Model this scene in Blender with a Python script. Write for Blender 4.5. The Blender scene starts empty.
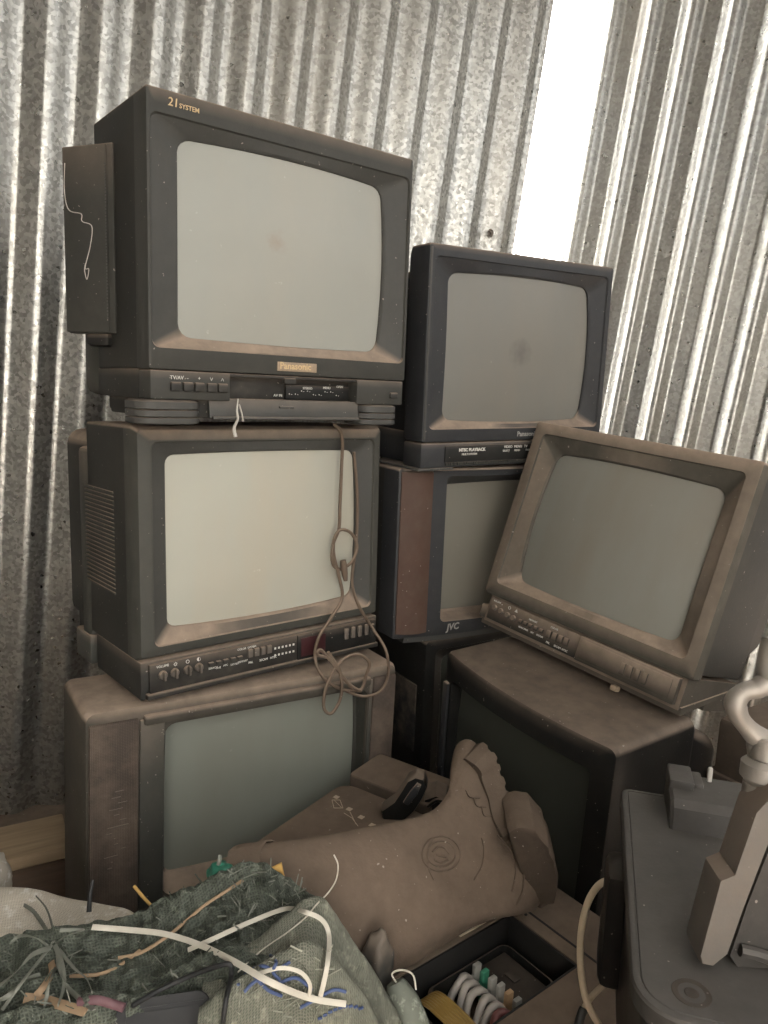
import bpy, bmesh, math, random
from mathutils import Vector, Matrix
from mathutils.noise import noise as pnoise
rnd = random.Random(4)
SC = bpy.context.scene
COL = SC.collection
R = math.radians

# ------------------------------------------------------------------ camera, world, sun, exposure
F, PITCH, ROLL, CAMZ = 760.977, R(10.051), R(2.162), 1.09
FWD = Vector((0, math.cos(PITCH), -math.sin(PITCH)))
_r, _u = Vector((1, 0, 0)), Vector((1, 0, 0)).cross(FWD)
RIGHT = math.cos(ROLL) * _r + math.sin(ROLL) * _u
UP = -math.sin(ROLL) * _r + math.cos(ROLL) * _u
EYE = Vector((0, 0, CAMZ))
cd = bpy.data.cameras.new('camera')
cam = bpy.data.objects.new('camera', cd)
COL.objects.link(cam)
cd.sensor_fit = 'AUTO'; cd.sensor_width = 36; cd.lens = F / 1024 * 36
cd.clip_start = 0.02
cam.matrix_world = Matrix(((RIGHT.x, UP.x, -FWD.x, 0), (RIGHT.y, UP.y, -FWD.y, 0), (RIGHT.z, UP.z, -FWD.z, CAMZ), (0, 0, 0, 1)))
SC.camera = cam
SC.view_settings.view_transform = 'Standard'
SC.view_settings.look = 'None'
SC.view_settings.gamma = 1
SC.view_settings.use_curve_mapping = False
SC.view_settings.exposure = 0.0
world = bpy.data.worlds.new('sky'); SC.world = world; world.use_nodes = True
bg = world.node_tree.nodes['Background']
bg.inputs[0].default_value = (1.0, 0.995, 0.97, 1)
bg.inputs[1].default_value = 2.3
sd = bpy.data.lights.new('sun', 'SUN'); sd.energy = 150; sd.angle = R(0.5); sd.color = (1, 0.98, 0.95)
sun = bpy.data.objects.new('sun', sd); COL.objects.link(sun)
sun.rotation_euler = Vector((-0.42, -0.75, -0.62)).to_track_quat('-Z', 'Y').to_euler()

def ray(px, py):
    return FWD + RIGHT * ((px - 384) / F) - UP * ((py - 512) / F)
def at(px, py, Y):
    d = ray(px, py); return EYE + d * (Y / d.y)

# ------------------------------------------------------------------ materials
MATS = {}
class NT:
    def __init__(s, name):
        s.m = bpy.data.materials.new(name); s.m.use_nodes = True
        s.t = s.m.node_tree; s.b = s.t.nodes['Principled BSDF']
        s.tc = s.t.nodes.new('ShaderNodeTexCoord')
    def n(s, typ, **kw):
        nd = s.t.nodes.new(typ)
        for k, v in kw.items():
            if k.startswith('i_'): nd.inputs[k[2:].replace('_', ' ')].default_value = v
            else: setattr(nd, k, v)
        return nd
    def l(s, a, b): s.t.links.new(a, b)
    def noise(s, scale, detail=4, rough=.6, stretch=None, coord='Object'):
        nd = s.n('ShaderNodeTexNoise'); nd.inputs['Scale'].default_value = scale
        nd.inputs['Detail'].default_value = detail; nd.inputs['Roughness'].default_value = rough
        if stretch:
            mp = s.n('ShaderNodeMapping'); mp.inputs['Scale'].default_value = stretch
            s.l(s.tc.outputs[coord], mp.inputs[0]); s.l(mp.outputs[0], nd.inputs['Vector'])
        else: s.l(s.tc.outputs[coord], nd.inputs['Vector'])
        return nd.outputs['Fac']
    def ramp(s, fac, stops):
        nd = s.n('ShaderNodeValToRGB'); e = nd.color_ramp.elements
        while len(e) < len(stops): e.new(0.5)
        for i, (p, c) in enumerate(stops):
            e[i].position = p; e[i].color = (c, c, c, 1) if not isinstance(c, tuple) else (*c, 1)
        s.l(fac, nd.inputs[0]); return nd.outputs[0]
    def mix(s, fac, a, b):
        nd = s.n('ShaderNodeMix', data_type='RGBA')
        for inp, v in ((nd.inputs[0], fac), (nd.inputs[6], a), (nd.inputs[7], b)):
            if isinstance(v, tuple): inp.default_value = (*v, 1)
            elif isinstance(v, (int, float)): inp.default_value = v
            else: s.l(v, inp)
        return nd.outputs[2]
    def math(s, op, a, b=0.0, clamp=False):
        nd = s.n('ShaderNodeMath', operation=op, use_clamp=clamp)
        for inp, v in ((nd.inputs[0], a), (nd.inputs[1], b)):
            if isinstance(v, (int, float)): inp.default_value = v
            else: s.l(v, inp)
        return nd.outputs[0]
    def up(s):
        g = s.n('ShaderNodeNewGeometry'); sp = s.n('ShaderNodeSeparateXYZ')
        s.l(g.outputs['Normal'], sp.inputs[0]); return sp.outputs['Z']
    def bump(s, h, strength=.3, dist=.01):
        nd = s.n('ShaderNodeBump'); nd.inputs['Strength'].default_value = strength
        nd.inputs['Distance'].default_value = dist
        s.l(h, nd.inputs['Height']); s.l(nd.outputs[0], s.b.inputs['Normal'])

DUST = (0.325, 0.250, 0.192)
FILM = (0.135, 0.120, 0.098)
def plastic(name, col, side=.25, top=.95, rough=.55, dust=DUST, metal=0.0, grain=0.0):
    """old plastic or paint: settled brown dust on faces that look up, a thin blotchy film elsewhere"""
    k = NT(name)
    up = k.math('MULTIPLY_ADD', k.up(), 1.0)
    upm = k.ramp(k.up(), [(0.10, 0.0), (0.50, 1.0)])
    blotch = k.ramp(k.noise(9, 6, .65), [(0.38, 0.0), (0.72, 1.0)])
    fine = k.ramp(k.noise(70, 3, .6), [(0.35, 0.55), (0.65, 1.0)])
    film = k.math('MULTIPLY', k.math('MULTIPLY', blotch, fine), side)
    tops = k.math('MULTIPLY', upm, k.math('MULTIPLY_ADD', fine, top * .35))
    tops = k.math('MULTIPLY', upm, k.ramp(k.noise(26, 5, .6), [(0.25, top * .62), (0.6, top)]))
    fac = k.math('MAXIMUM', film, tops, True)
    base = k.mix(k.noise(30, 4), tuple(c * .82 for c in col), tuple(c * 1.15 for c in col))
    dcol = k.mix(k.noise(45, 5), tuple(c * .8 for c in dust), tuple(c * 1.22 for c in dust))
    # pale specks of grit and scratches
    sp = k.ramp(k.noise(160, 1, .4), [(0.76, 0.0), (0.80, 1.0)])
    c = k.mix(tops, k.mix(film, base, FILM if dust == DUST else dcol), dcol)
    c = k.mix(k.math('MULTIPLY', sp, .55), c, (0.42, 0.37, 0.32))
    k.l(c, k.b.inputs['Base Color'])
    k.l(k.math('MULTIPLY_ADD', fac, .35, True) if False else k.ramp(fac, [(0, rough), (1, .95)]), k.b.inputs['Roughness'])
    k.b.inputs['Metallic'].default_value = metal
    k.b.inputs['Specular IOR Level'].default_value = .22
    if grain: k.bump(k.noise(grain, 6, .7), .55, .006)
    else: k.bump(k.noise(220, 3), .12, .002)
    return k.m
def flat(name, col, rough=.7, metal=0.0, var=.2, scale=40):
    k = NT(name)
    k.l(k.mix(k.noise(scale, 4), tuple(c * (1 - var) for c in col), tuple(min(1, c * (1 + var)) for c in col)), k.b.inputs['Base Color'])
    k.b.inputs['Roughness'].default_value = rough; k.b.inputs['Metallic'].default_value = metal
    return k.m
def screen_mat(name, col, rough=.32, smear=.35, dust=(0.30, 0.25, 0.19), spot=None):
    """picture tube glass under a film of dust"""
    k = NT(name)
    base = k.mix(k.noise(3.2, 4, .55), tuple(c * .86 for c in col), tuple(c * 1.1 for c in col))
    st = k.ramp(k.noise(7, 5, .6, (1, 1, .25)), [(0.45, 0.0), (0.8, 1.0)])
    c = k.mix(k.math('MULTIPLY', st, smear), base, dust)
    sp = k.ramp(k.noise(95, 2, .5), [(0.73, 0.0), (0.80, 1.0)])
    c = k.mix(k.math('MULTIPLY', sp, .30), c, tuple(min(1, x * 1.7) for x in col))
    if spot:
        # a dried splash mark on the glass, at its own place
        vd = k.n('ShaderNodeVectorMath', operation='DISTANCE')
        ns = k.n('ShaderNodeVectorMath', operation='ADD')
        nz = k.n('ShaderNodeTexNoise'); nz.inputs['Scale'].default_value = 60
        k.l(k.tc.outputs['Object'], nz.inputs['Vector'])
        sc_ = k.n('ShaderNodeVectorMath', operation='SCALE'); sc_.inputs['Scale'].default_value = .03
        k.l(nz.outputs['Color'], sc_.inputs[0])
        k.l(k.tc.outputs['Object'], ns.inputs[0]); k.l(sc_.outputs[0], ns.inputs[1])
        k.l(ns.outputs[0], vd.inputs[0]); vd.inputs[1].default_value = (spot[0] + .015, spot[1] + .015, spot[2] + .015)
        c = k.mix(k.ramp(vd.outputs['Value'], [(0.0, .55), (spot[3], 0.0)]), c, spot[4])
    k.l(c, k.b.inputs['Base Color'])
    k.l(k.ramp(k.noise(5, 5, .65), [(0.3, rough), (0.7, rough + .25)]), k.b.inputs['Roughness'])
    return k.m
def cloth_grille(name, col, line):
    k = NT(name)
    wv = k.n('ShaderNodeTexWave', bands_direction='X'); wv.inputs['Scale'].default_value = 110
    k.l(k.tc.outputs['Object'], wv.inputs['Vector'])
    wz = k.n('ShaderNodeTexWave', bands_direction='Z'); wz.inputs['Scale'].default_value = 110
    k.l(k.tc.outputs['Object'], wz.inputs['Vector'])
    wt = k.math('MULTIPLY', wv.outputs['Fac'], wz.outputs['Fac'])
    c = k.mix(wt, line, col)
    c = k.mix(k.ramp(k.noise(11, 6, .7), [(0.42, 0.0), (0.75, .7)]), c, (0.20, 0.15, 0.11))
    k.l(c, k.b.inputs['Base Color']); k.b.inputs['Roughness'].default_value = .85
    k.bump(wt, .4, .002)
    return k.m
def galvanised(name, tint=1.0, lo=.25, hi=.54):
    k = NT(name)
    v = k.n('ShaderNodeTexVoronoi'); v.inputs['Scale'].default_value = 125
    k.l(k.tc.outputs['Object'], v.inputs['Vector'])
    sp = k.n('ShaderNodeSeparateColor'); k.l(v.outputs['Color'], sp.inputs[0])
    c = k.mix(k.ramp(sp.outputs[0], [(0.0, 0.0), (1.0, 1.0)]), (lo * tint, lo * .99 * tint, lo * .93 * tint), (hi * tint, hi * .985 * tint, hi * .93 * tint))
    c = k.mix(k.ramp(k.noise(1.5, 5, .6), [(0.4, 0.0), (0.75, .5)]), c, (.34 * tint, .315 * tint, .27 * tint))
    streak = k.ramp(k.noise(6, 5, .65, (1, 1, .06)), [(0.5, 0.0), (0.85, .55)])
    c = k.mix(streak, c, (.27, .24, .20))
    rust = k.ramp(k.noise(13, 3, .5), [(0.765, 0.0), (0.79, 1.0)])
    c = k.mix(rust, c, (.20, .085, .05))
    # mud splashed along the foot of the sheets
    pz = k.n('ShaderNodeSeparateXYZ'); k.l(k.tc.outputs['Object'], pz.inputs[0])
    k.l(c, k.b.inputs['Base Color'])
    k.b.inputs['Metallic'].default_value = .85
    k.l(k.ramp(sp.outputs[1], [(0, .27), (1, .46)]), k.b.inputs['Roughness'])
    k.bump(sp.outputs[2], .10, .002)
    return k.m
def woven(name, a, b, scale=260):
    k = NT(name)
    c = k.mix(k.ramp(k.noise(14, 6, .7), [(0.3, 0.0), (0.7, 1.0)]), a, b)
    w1 = k.n('ShaderNodeTexWave', bands_direction='X'); w1.inputs['Scale'].default_value = scale / 3
    w2 = k.n('ShaderNodeTexWave', bands_direction='Y'); w2.inputs['Scale'].default_value = scale / 3
    for w in (w1, w2):
        w.inputs['Distortion'].default_value = 2.5; w.inputs['Detail'].default_value = 2; w.inputs['Detail Scale'].default_value = 1.5
        k.l(k.tc.outputs['UV'], w.inputs['Vector'])
    h = k.math('MAXIMUM', w1.outputs['Fac'], w2.outputs['Fac'])
    c = k.mix(k.ramp(h, [(0.35, .6), (0.8, 0.0)]), c, tuple(x * .4 for x in a))
    c = k.mix(k.ramp(k.noise(60, 3, .7), [(0.55, 0.0), (0.75, .6)]), c, tuple(min(1, x * 1.9) for x in b))
    k.l(c, k.b.inputs['Base Color']); k.b.inputs['Roughness'].default_value = .75
    k.bump(h, .5, .003)
    return k.m
def wood(name, a, b):
    k = NT(name)
    c = k.mix(k.ramp(k.noise(5, 6, .6, (1, 14, 14)), [(0.3, 0.0), (0.7, 1.0)]), a, b)
    k.l(c, k.b.inputs['Base Color']); k.b.inputs['Roughness'].default_value = .85
    return k.m
def translucent(name, col):
    k = NT(name)
    tr = k.n('ShaderNodeBsdfTranslucent'); tr.inputs['Color'].default_value = (*col, 1)
    df = k.n('ShaderNodeBsdfDiffuse'); df.inputs['Color'].default_value = (*col, 1)
    mx = k.n('ShaderNodeMixShader'); mx.inputs[0].default_value = .7
    k.l(df.outputs[0], mx.inputs[1]); k.l(tr.outputs[0], mx.inputs[2])
    k.l(mx.outputs[0], k.t.nodes['Material Output'].inputs['Surface'])
    return k.m

M = dict(
    galv=galvanised('galvanised sheet'), galvr=galvanised('galvanised sheet right', .95, .30, .44),
    panel=translucent('translucent sheet', (.9, .9, .88)),
    earth=plastic('earth floor', (.05, .042, .035), .5, .6, .95),
    roof=flat('light block grey', (.30, .29, .27), .6),
    char=plastic('charcoal plastic', (.043, .0425, .038), .16, .95, .5),
    charb=plastic('blue black plastic', (.032, .033, .036), .14, .9, .45),
    charg=plastic('grey black plastic', (.055, .055, .048), .25, .95, .55),
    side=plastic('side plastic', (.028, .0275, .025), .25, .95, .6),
    brownp=plastic('brown dusty plastic', (.055, .048, .039), .45, 1.0, .7),
    dusty=plastic('very dusty plastic', (.066, .060, .049), .6, 1.0, .8),
    blk=plastic('black plastic', (.014, .014, .0135), .10, .5, .4),
    funnel=plastic('funnel plastic', (.056, .056, .052), .2, .95, .5),
    foot=plastic('foot plastic', (.06, .06, .057), .3, .4, .45),
    panelk=plastic('control panel', (.024, .022, .020), .35, .8, .5),
    btn=plastic('push button', (.030, .029, .027), .3, .9, .5),
    knob=plastic('dusty knob', (.12, .10, .085), .6, .9, .6),
    gold=flat('gold lettering', (.55, .40, .22), .5), white=flat('white lettering', (.62, .60, .55), .6),
    greyl=flat('grey lettering', (.30, .29, .27), .6), badge=flat('dusty badge', (.30, .225, .155), .7, 0, .5, 120),
    wind=flat('smoked red window', (.045, .014, .016), .3),
    grille=cloth_grille('brown speaker cloth', (.095, .074, .058), (.055, .040, .032)),
    redwood=plastic('red brown veneer', (.082, .045, .033), .35, .9, .55),
    slot=flat('slot dark', (.012, .011, .010), .8),
    perf=cloth_grille('perforated black', (.022, .022, .021), (.004, .004, .004)),
    cord=plastic('dusty brown cord', (.13, .092, .066), .3, .5, .7),
    rubber=plastic('dusty rubber', (.070, .053, .040), .5, .75, .8, (.165, .122, .090), 0.0, 34),
    rubberd=plastic('dusty rubber dark', (.066, .050, .038), .5, .7, .85, (.150, .112, .083), 0.0, 34),
    printer=plastic('brown dusty case', (.075, .058, .045), .5, .95, .85, (.175, .132, .10)),
    lid=plastic('grey black lid', (.047, .043, .039), .25, .28, .42, (.16, .145, .13)),
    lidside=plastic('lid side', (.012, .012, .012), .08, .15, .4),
    cream=flat('cream cable', (.55, .44, .31), .6), blackrub=flat('black rubber', (.02, .02, .02), .6),
    iron=plastic('dusty cast metal', (.16, .145, .13), .5, .8, .6, (.26, .20, .155), .5),
    alu=plastic('bare aluminium', (.31, .285, .26), .6, .3, .45, (.30, .25, .2), .6),
    sackg=woven('green woven sack', (.055, .064, .050), (.125, .138, .108)),
    sacko=woven('olive woven sack', (.125, .13, .10), (.225, .225, .175)),
    sackp=woven('pale green woven', (.22, .24, .19), (.34, .36, .30)),
    sackw=woven('white sack', (.55, .49, .40), (.68, .62, .52), 420),
    strap=flat('white strap', (.58, .54, .46), .5), strapg=flat('grey strap', (.17, .175, .145), .6),
    blue=flat('blue thread', (.06, .09, .20), .6), green=flat('green plastic', (.02, .14, .09), .4),
    yellow=flat('yellow paper', (.55, .33, .10), .7), tan=flat('dry leaf', (.34, .235, .145), .8), purple=flat('purple scrap', (.14, .07, .08), .6),
    case=flat('case black', (.030, .030, .031), .5, 0, .25, 60),
    sackg2=flat('dark green fibre', (.06, .07, .052), .7), strap2=flat('pale olive fibre', (.30, .30, .24), .7),
    bagd=plastic('dark plastic bag', (.045, .045, .042), .3, .4, .35),
    plank=wood('pale plank', (.26, .185, .115), (.40, .30, .19)), plankd=wood('dark plank', (.07, .045, .03), (.12, .08, .055)),
    ribbon=flat('amber tubing', (.30, .19, .055), .35), clear=flat('milky tube', (.42, .38, .34), .3), ink=flat('ink stained', (.22, .08, .075), .4),
    fit=flat('grey fitting', (.33, .32, .29), .5), fitg=flat('green fitting', (.04, .20, .12), .5), fitt=flat('tan fitting', (.38, .25, .14), .5),
    label=flat('beige label', (.50, .40, .30), .7), thread=flat('pale thread', (.45, .42, .38), .8),
    s1=screen_mat('glass top left', (.290, .292, .262), .38, .3, (.36, .32, .26), (.232, 0.0, .275, .022, (.24, .16, .11))),
    s2=screen_mat('glass middle left', (.40, .395, .335), .4, .45, (.44, .36, .26)),
    s3=screen_mat('glass lower left', (.225, .232, .198), .38, .3, (.17, .15, .12)),
    s4=screen_mat('glass middle', (.155, .15, .132), .36, .4, (.19, .165, .13), (.26, 0.0, .25, .035, (.05, .045, .04))),
    s5=screen_mat('glass behind', (.175, .165, .135), .4, .4, (.17, .14, .105)),
    s7=screen_mat('glass tilted', (.235, .228, .200), .30, .5, (.20, .16, .12)),
    s8=screen_mat('glass dark', (.050, .053, .045), .3, .3, (.05, .05, .042)),
)

# ------------------------------------------------------------------ object helpers
def link(o, parent=None):
    COL.objects.link(o)
    if parent: o.parent = parent
    return o
def build(name, bm, mat, parent=None, smooth=True, angle=35):
    if isinstance(bm, TB):
        for b_ in bm: o = build(name, b_, mat, parent, smooth, angle)
        return o
    me = bpy.data.meshes.new(name)
    bmesh.ops.recalc_face_normals(bm, faces=bm.faces[:])
    bm.to_mesh(me); bm.free()
    o = bpy.data.objects.new(name, me)
    me.materials.append(mat)
    if smooth:
        me.shade_smooth()
        try: me.set_sharp_from_angle(angle=R(angle))
        except Exception: pass
    return link(o, parent)
def tag(o, label, cat, group=None, kind=None):
    o['label'] = label; o['category'] = cat
    if group: o['group'] = group
    if kind: o['kind'] = kind
    return o
def empty(name, label, cat, loc=(0, 0, 0), group=None):
    o = bpy.data.objects.new(name, None); o.empty_display_size = .05; o.location = loc
    link(o); return tag(o, label, cat, group)
def struct(name, bm, mat, **kw):
    o = build(name, bm, mat, **kw); o['kind'] = 'structure'; return o
def add_box(bm, x0, x1, y0, y1, z0, z1, bev=.003, mtx=None, seg=2):
    ret = bmesh.ops.create_cube(bm, size=1)
    vs = ret['verts']
    for v in vs: v.co = Vector((x0 + (v.co.x + .5) * (x1 - x0), y0 + (v.co.y + .5) * (y1 - y0), z0 + (v.co.z + .5) * (z1 - z0)))
    geo = vs
    if bev > 0:
        es = list({e for v in vs for e in v.link_edges})
        r = bmesh.ops.bevel(bm, geom=es, offset=min(bev, .49 * min(abs(x1 - x0), abs(y1 - y0), abs(z1 - z0))), segments=seg, affect='EDGES', profile=.5)
        geo = list({v for f in r['faces'] for v in f.verts} | {v for v in vs if v.is_valid})
    if mtx is not None:
        for v in geo: v.co = mtx @ v.co
    return geo
def add_cyl(bm, c, axis, r, h, seg=20, r2=None, bev=0):
    """cylinder from c along axis"""
    axis = Vector(axis).normalized(); q = axis.to_track_quat('Z', 'Y').to_matrix().to_4x4()
    m = Matrix.Translation(Vector(c)) @ q
    prof = [(0, 0), (r - bev, 0), (r, bev), ((r if r2 is None else r2), h - bev), ((r if r2 is None else r2) - bev, h), (0, h)] if bev else [(0, 0), (r, 0), ((r if r2 is None else r2), h), (0, h)]
    lathe(bm, prof, seg, m)
def lathe(bm, prof, seg, m=Matrix()):
    rings = []
    for (r, z) in prof:
        if r < 1e-6: rings.append([bm.verts.new(m @ Vector((0, 0, z)))])
        else: rings.append([bm.verts.new(m @ Vector((r * math.cos(2 * math.pi * i / seg), r * math.sin(2 * math.pi * i / seg), z))) for i in range(seg)])
    for a, b in zip(rings, rings[1:]):
        for i in range(seg):
            j = (i + 1) % seg
            if len(a) == 1 and len(b) == 1: continue
            if len(a) == 1: bm.faces.new((a[0], b[j], b[i]))
            elif len(b) == 1: bm.faces.new((a[i], a[j], b[0]))
            else: bm.faces.new((a[i], a[j], b[j], b[i]))
def loft(bm, loops, cap0=False, cap1=False, closed=True):
    vs = [[bm.verts.new(Vector(p)) for p in L] for L in loops]
    for a, b in zip(vs, vs[1:]):
        n = len(a)
        for i in range(n if closed else n - 1):
            j = (i + 1) % n
            bm.faces.new((a[i], a[j], b[j], b[i]))
    if cap0: bm.faces.new(vs[0])
    if cap1: bm.faces.new(vs[-1][::-1])
    return vs
def catmull(pts, n=8):
    pts = [Vector(p) for p in pts]; out = []
    for i in range(len(pts) - 1):
        p0, p1, p2, p3 = pts[max(i - 1, 0)], pts[i], pts[i + 1], pts[min(i + 2, len(pts) - 1)]
        for k in range(n):
            t = k / n
            out.append(.5 * ((2 * p1) + (p2 - p0) * t + (2 * p0 - 5 * p1 + 4 * p2 - p3) * t * t + (3 * p1 - p0 - 3 * p2 + p3) * t ** 3))
    out.append(pts[-1]); return out
def add_tube(bm, pts, r, seg=8, n=8, flatten=None, twist=0):
    """round cord, or a flat strap when flatten=(width, thickness)"""
    P = catmull(pts, n) if n else [Vector(p) for p in pts]
    up = Vector((.13, .2, 1)).normalized(); loops = []
    nrm = None
    for i, p in enumerate(P):
        t = (P[min(i + 1, len(P) - 1)] - P[max(i - 1, 0)]).normalized()
        if nrm is None:
            nrm = (up - t * up.dot(t)).normalized()
        else:
            nrm = (nrm - t * nrm.dot(t)).normalized()
        if flatten:
            fu = Vector((.05, -.7, .7)); nrm = (fu - t * fu.dot(t)).normalized()
        b = t.cross(nrm)
        rr = r(i / (len(P) - 1)) if callable(r) else r
        L = []
        a0 = twist * i / len(P)
        for k in range(seg):
            a = 2 * math.pi * k / seg
            if flatten: x, y = math.cos(a) * flatten[0] / 2, math.sin(a) * flatten[1] / 2
            else: x, y = math.cos(a) * rr, math.sin(a) * rr
            xr, yr = x * math.cos(a0) - y * math.sin(a0), x * math.sin(a0) + y * math.cos(a0)
            L.append(p + b * xr + nrm * yr)
        loops.append(L)
    loft(bm, loops, True, True)
def tube(name, pts, r, mat, parent=None, **kw):
    bm = bmesh.new(); add_tube(bm, pts, r, **kw); return build(name, bm, mat, parent, angle=60)
def rr(x0, x1, z0, z1, r, ns=8, nc=4):
    """rounded rectangle, bottom-left corner first, counter-clockwise; always 4*(nc+ns) points"""
    out = []
    cs = [(x0 + r, z0 + r, math.pi), (x1 - r, z0 + r, 1.5 * math.pi), (x1 - r, z1 - r, 0), (x0 + r, z1 - r, .5 * math.pi)]
    for i in range(4):
        cx, cz, a0 = cs[i]
        for k in range(nc + 1):
            a = a0 + .5 * math.pi * k / nc
            out.append((cx + r * math.cos(a), cz + r * math.sin(a)))
        nx, nz, na = cs[(i + 1) % 4]
        e = (nx + r * math.cos(na), nz + r * math.sin(na)); s = out[-1]
        for k in range(1, ns):
            out.append((s[0] + (e[0] - s[0]) * k / ns, s[1] + (e[1] - s[1]) * k / ns))
    return out
class TB(list): pass
def add_text(bm, s, size, x, z, y, m=Matrix(), shear=0.0, bold=0.0, depth=.0004, align='LEFT', spacing=1.0):
    """lettering standing on the plane y = const, facing -y"""
    cu = bpy.data.curves.new('t', 'FONT'); cu.body = s; cu.size = size; cu.extrude = depth; cu.shear = shear
    cu.offset = bold; cu.align_x = align; cu.space_character = spacing; cu.resolution_u = 2
    o = bpy.data.objects.new('t', cu); COL.objects.link(o)
    dg = bpy.context.evaluated_depsgraph_get()
    me = bpy.data.meshes.new_from_object(o.evaluated_get(dg))
    bpy.data.objects.remove(o); bpy.data.curves.remove(cu)
    t = m @ Matrix.Translation((x, y, z)) @ Matrix.Rotation(R(90), 4, 'X')
    me.transform(t)
    if isinstance(bm, TB):
        b_ = bmesh.new(); b_.from_mesh(me); bm.append(b_)
    else: bm.from_mesh(me)
    bpy.data.meshes.remove(me)

# ------------------------------------------------------------------ the shed, and unseen light blockers added around it
DV = (RIGHT * (-534 / F) - UP * (3788 / F) + FWD)
DV = -DV / DV.z * -1 if False else DV / -DV.z          # points down by one unit
LEAN = Vector((-DV.x, -DV.y, 1))                          # direction of the corrugations, going up
def wall_pt(px, py, a, b):
    d = ray(px, py); return EYE + d * (a / (d.y - b * d.x))
def profile(s, p, kind):
    u = (s / p) % 1.0
    if kind == 'left':      # crest toward the viewer, sharp right flank ends at u = 1
        w = (.10, .54, .66, 1.0)
    else:
        w = (.04, .36, .46, .66)
    if u < w[0]: h = 0.0
    elif u < w[1]: h = (u - w[0]) / (w[1] - w[0])
    elif u < w[2]: h = 1.0
    elif u < w[3]: h = 1 - (u - w[2]) / (w[3] - w[2])
    else: h = 0.0
    return h * .65 + .35 * h * h * (3 - 2 * h)
def sheet(origin, h, s0, s1, p, depth, kind, z0, z1, phase=0.0, nz=14, wob=.004):
    """corrugated sheet: origin on the wall, h horizontal unit vector, crests along LEAN"""
    bm = bmesh.new(); nrm = Vector((h.y, -h.x, 0))
    ns = max(4, int((s1 - s0) / p * 28)); grid = []
    for j in range(nz + 1):
        z = z0 + (z1 - z0) * j / nz; row = []
        for i in range(ns + 1):
            s = s0 + (s1 - s0) * i / ns
            q = origin + h * s + LEAN * (z - origin.z)
            off = depth * profile(s - phase, p, kind) + wob * pnoise(Vector((s * 2.3, z * 1.1, 3)))
            row.append(bm.verts.new(q + nrm * off))
        grid.append(row)
    for a, b in zip(grid, grid[1:]):
        for i in range(ns): bm.faces.new((a[i], a[i + 1], b[i + 1], b[i]))
    return bm
WA, WB = 2.25, 0.475
OA = wall_pt(268, 0, WA, WB); HA = Vector((1, WB, 0)).normalized()
P_A = .1145
sEnd = (wall_pt(547, 0, WA, WB) - OA).dot(HA)
struct('wall_left', sheet(OA, HA, -2.2, sEnd, P_A, .024, 'left', -.25, 2.75, .13 * P_A), M['galv'])
WA2, WB2 = 2.95, -0.50
OB = wall_pt(680, 0, WA2, WB2); HB = Vector((1, WB2, 0)).normalized()
P_B = .118
sB0 = (wall_pt(607, 0, WA2, WB2) - OB).dot(HB)
struct('wall_right', sheet(OB, HB, sB0, 1.25, P_B, .027, 'right', -.25, 2.75), M['galvr'])
# translucent roofing sheet between the two metal walls: it starts just behind the last sheet of the left wall
def corner_panel():
    a = OA + HA * (sEnd - .03) + Vector((-.01, .05, 0)); b = OB + HB * (sB0 + .03) + Vector((0, .03, 0))
    b = b + LEAN * (a.z - b.z)
    h = Vector((b.x - a.x, b.y - a.y, 0)); L = h.length; h.normalize()
    return sheet(a, h, 0, L, .122, .022, 'right', -.25, 2.75)
struct('window_1', corner_panel(), M['panel'])
bm = bmesh.new(); add_box(bm, -3.2, 1.95, -.2, 2.68, 2.70, 2.74, 0); add_box(bm, -3.2, 0, -2.2, -.195, 2.705, 2.735, 0)
struct('light_block_roof', bm, M['roof'], smooth=False)  # unseen slabs added overhead to limit sky light, with extra cover at front left
bm = bmesh.new()
N = 60; g = []
for j in range(N + 1):
    g.append([bm.verts.new((-3 + 6.6 * i / N, -3 + 6.4 * j / N, -.125 + .02 * pnoise(Vector((i * .35, j * .35, 0))))) for i in range(N + 1)])
for j in range(N):
    for i in range(N): bm.faces.new((g[j][i], g[j][i + 1], g[j + 1][i + 1], g[j + 1][i]))
struct('floor', bm, M['earth'])
bm = bmesh.new(); add_box(bm, -2.15, -2.12, -2.6, 1.5, -.2, 2.72, 0)
struct('light_block_left', bm, M['roof'], smooth=False)  # unseen wall, added to keep daylight coming from the front
bm = bmesh.new(); add_box(bm, -2.5, 2.0, -2.03, -2.0, -.2, 1.5, 0); add_box(bm, -2.5, .1, -2.035, -1.995, 1.45, 2.72, 0)
struct('light_block_front', bm, M['roof'], smooth=False)  # unseen, added to block low daylight; taller at left to cut light there
bm = bmesh.new(); add_box(bm, 1.98, 2.01, -2.0, 1.9, -.2, 1.55, 0)
struct('light_block_right', bm, M['roof'], smooth=False)  # added out of view to hold back low light from the right

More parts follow.
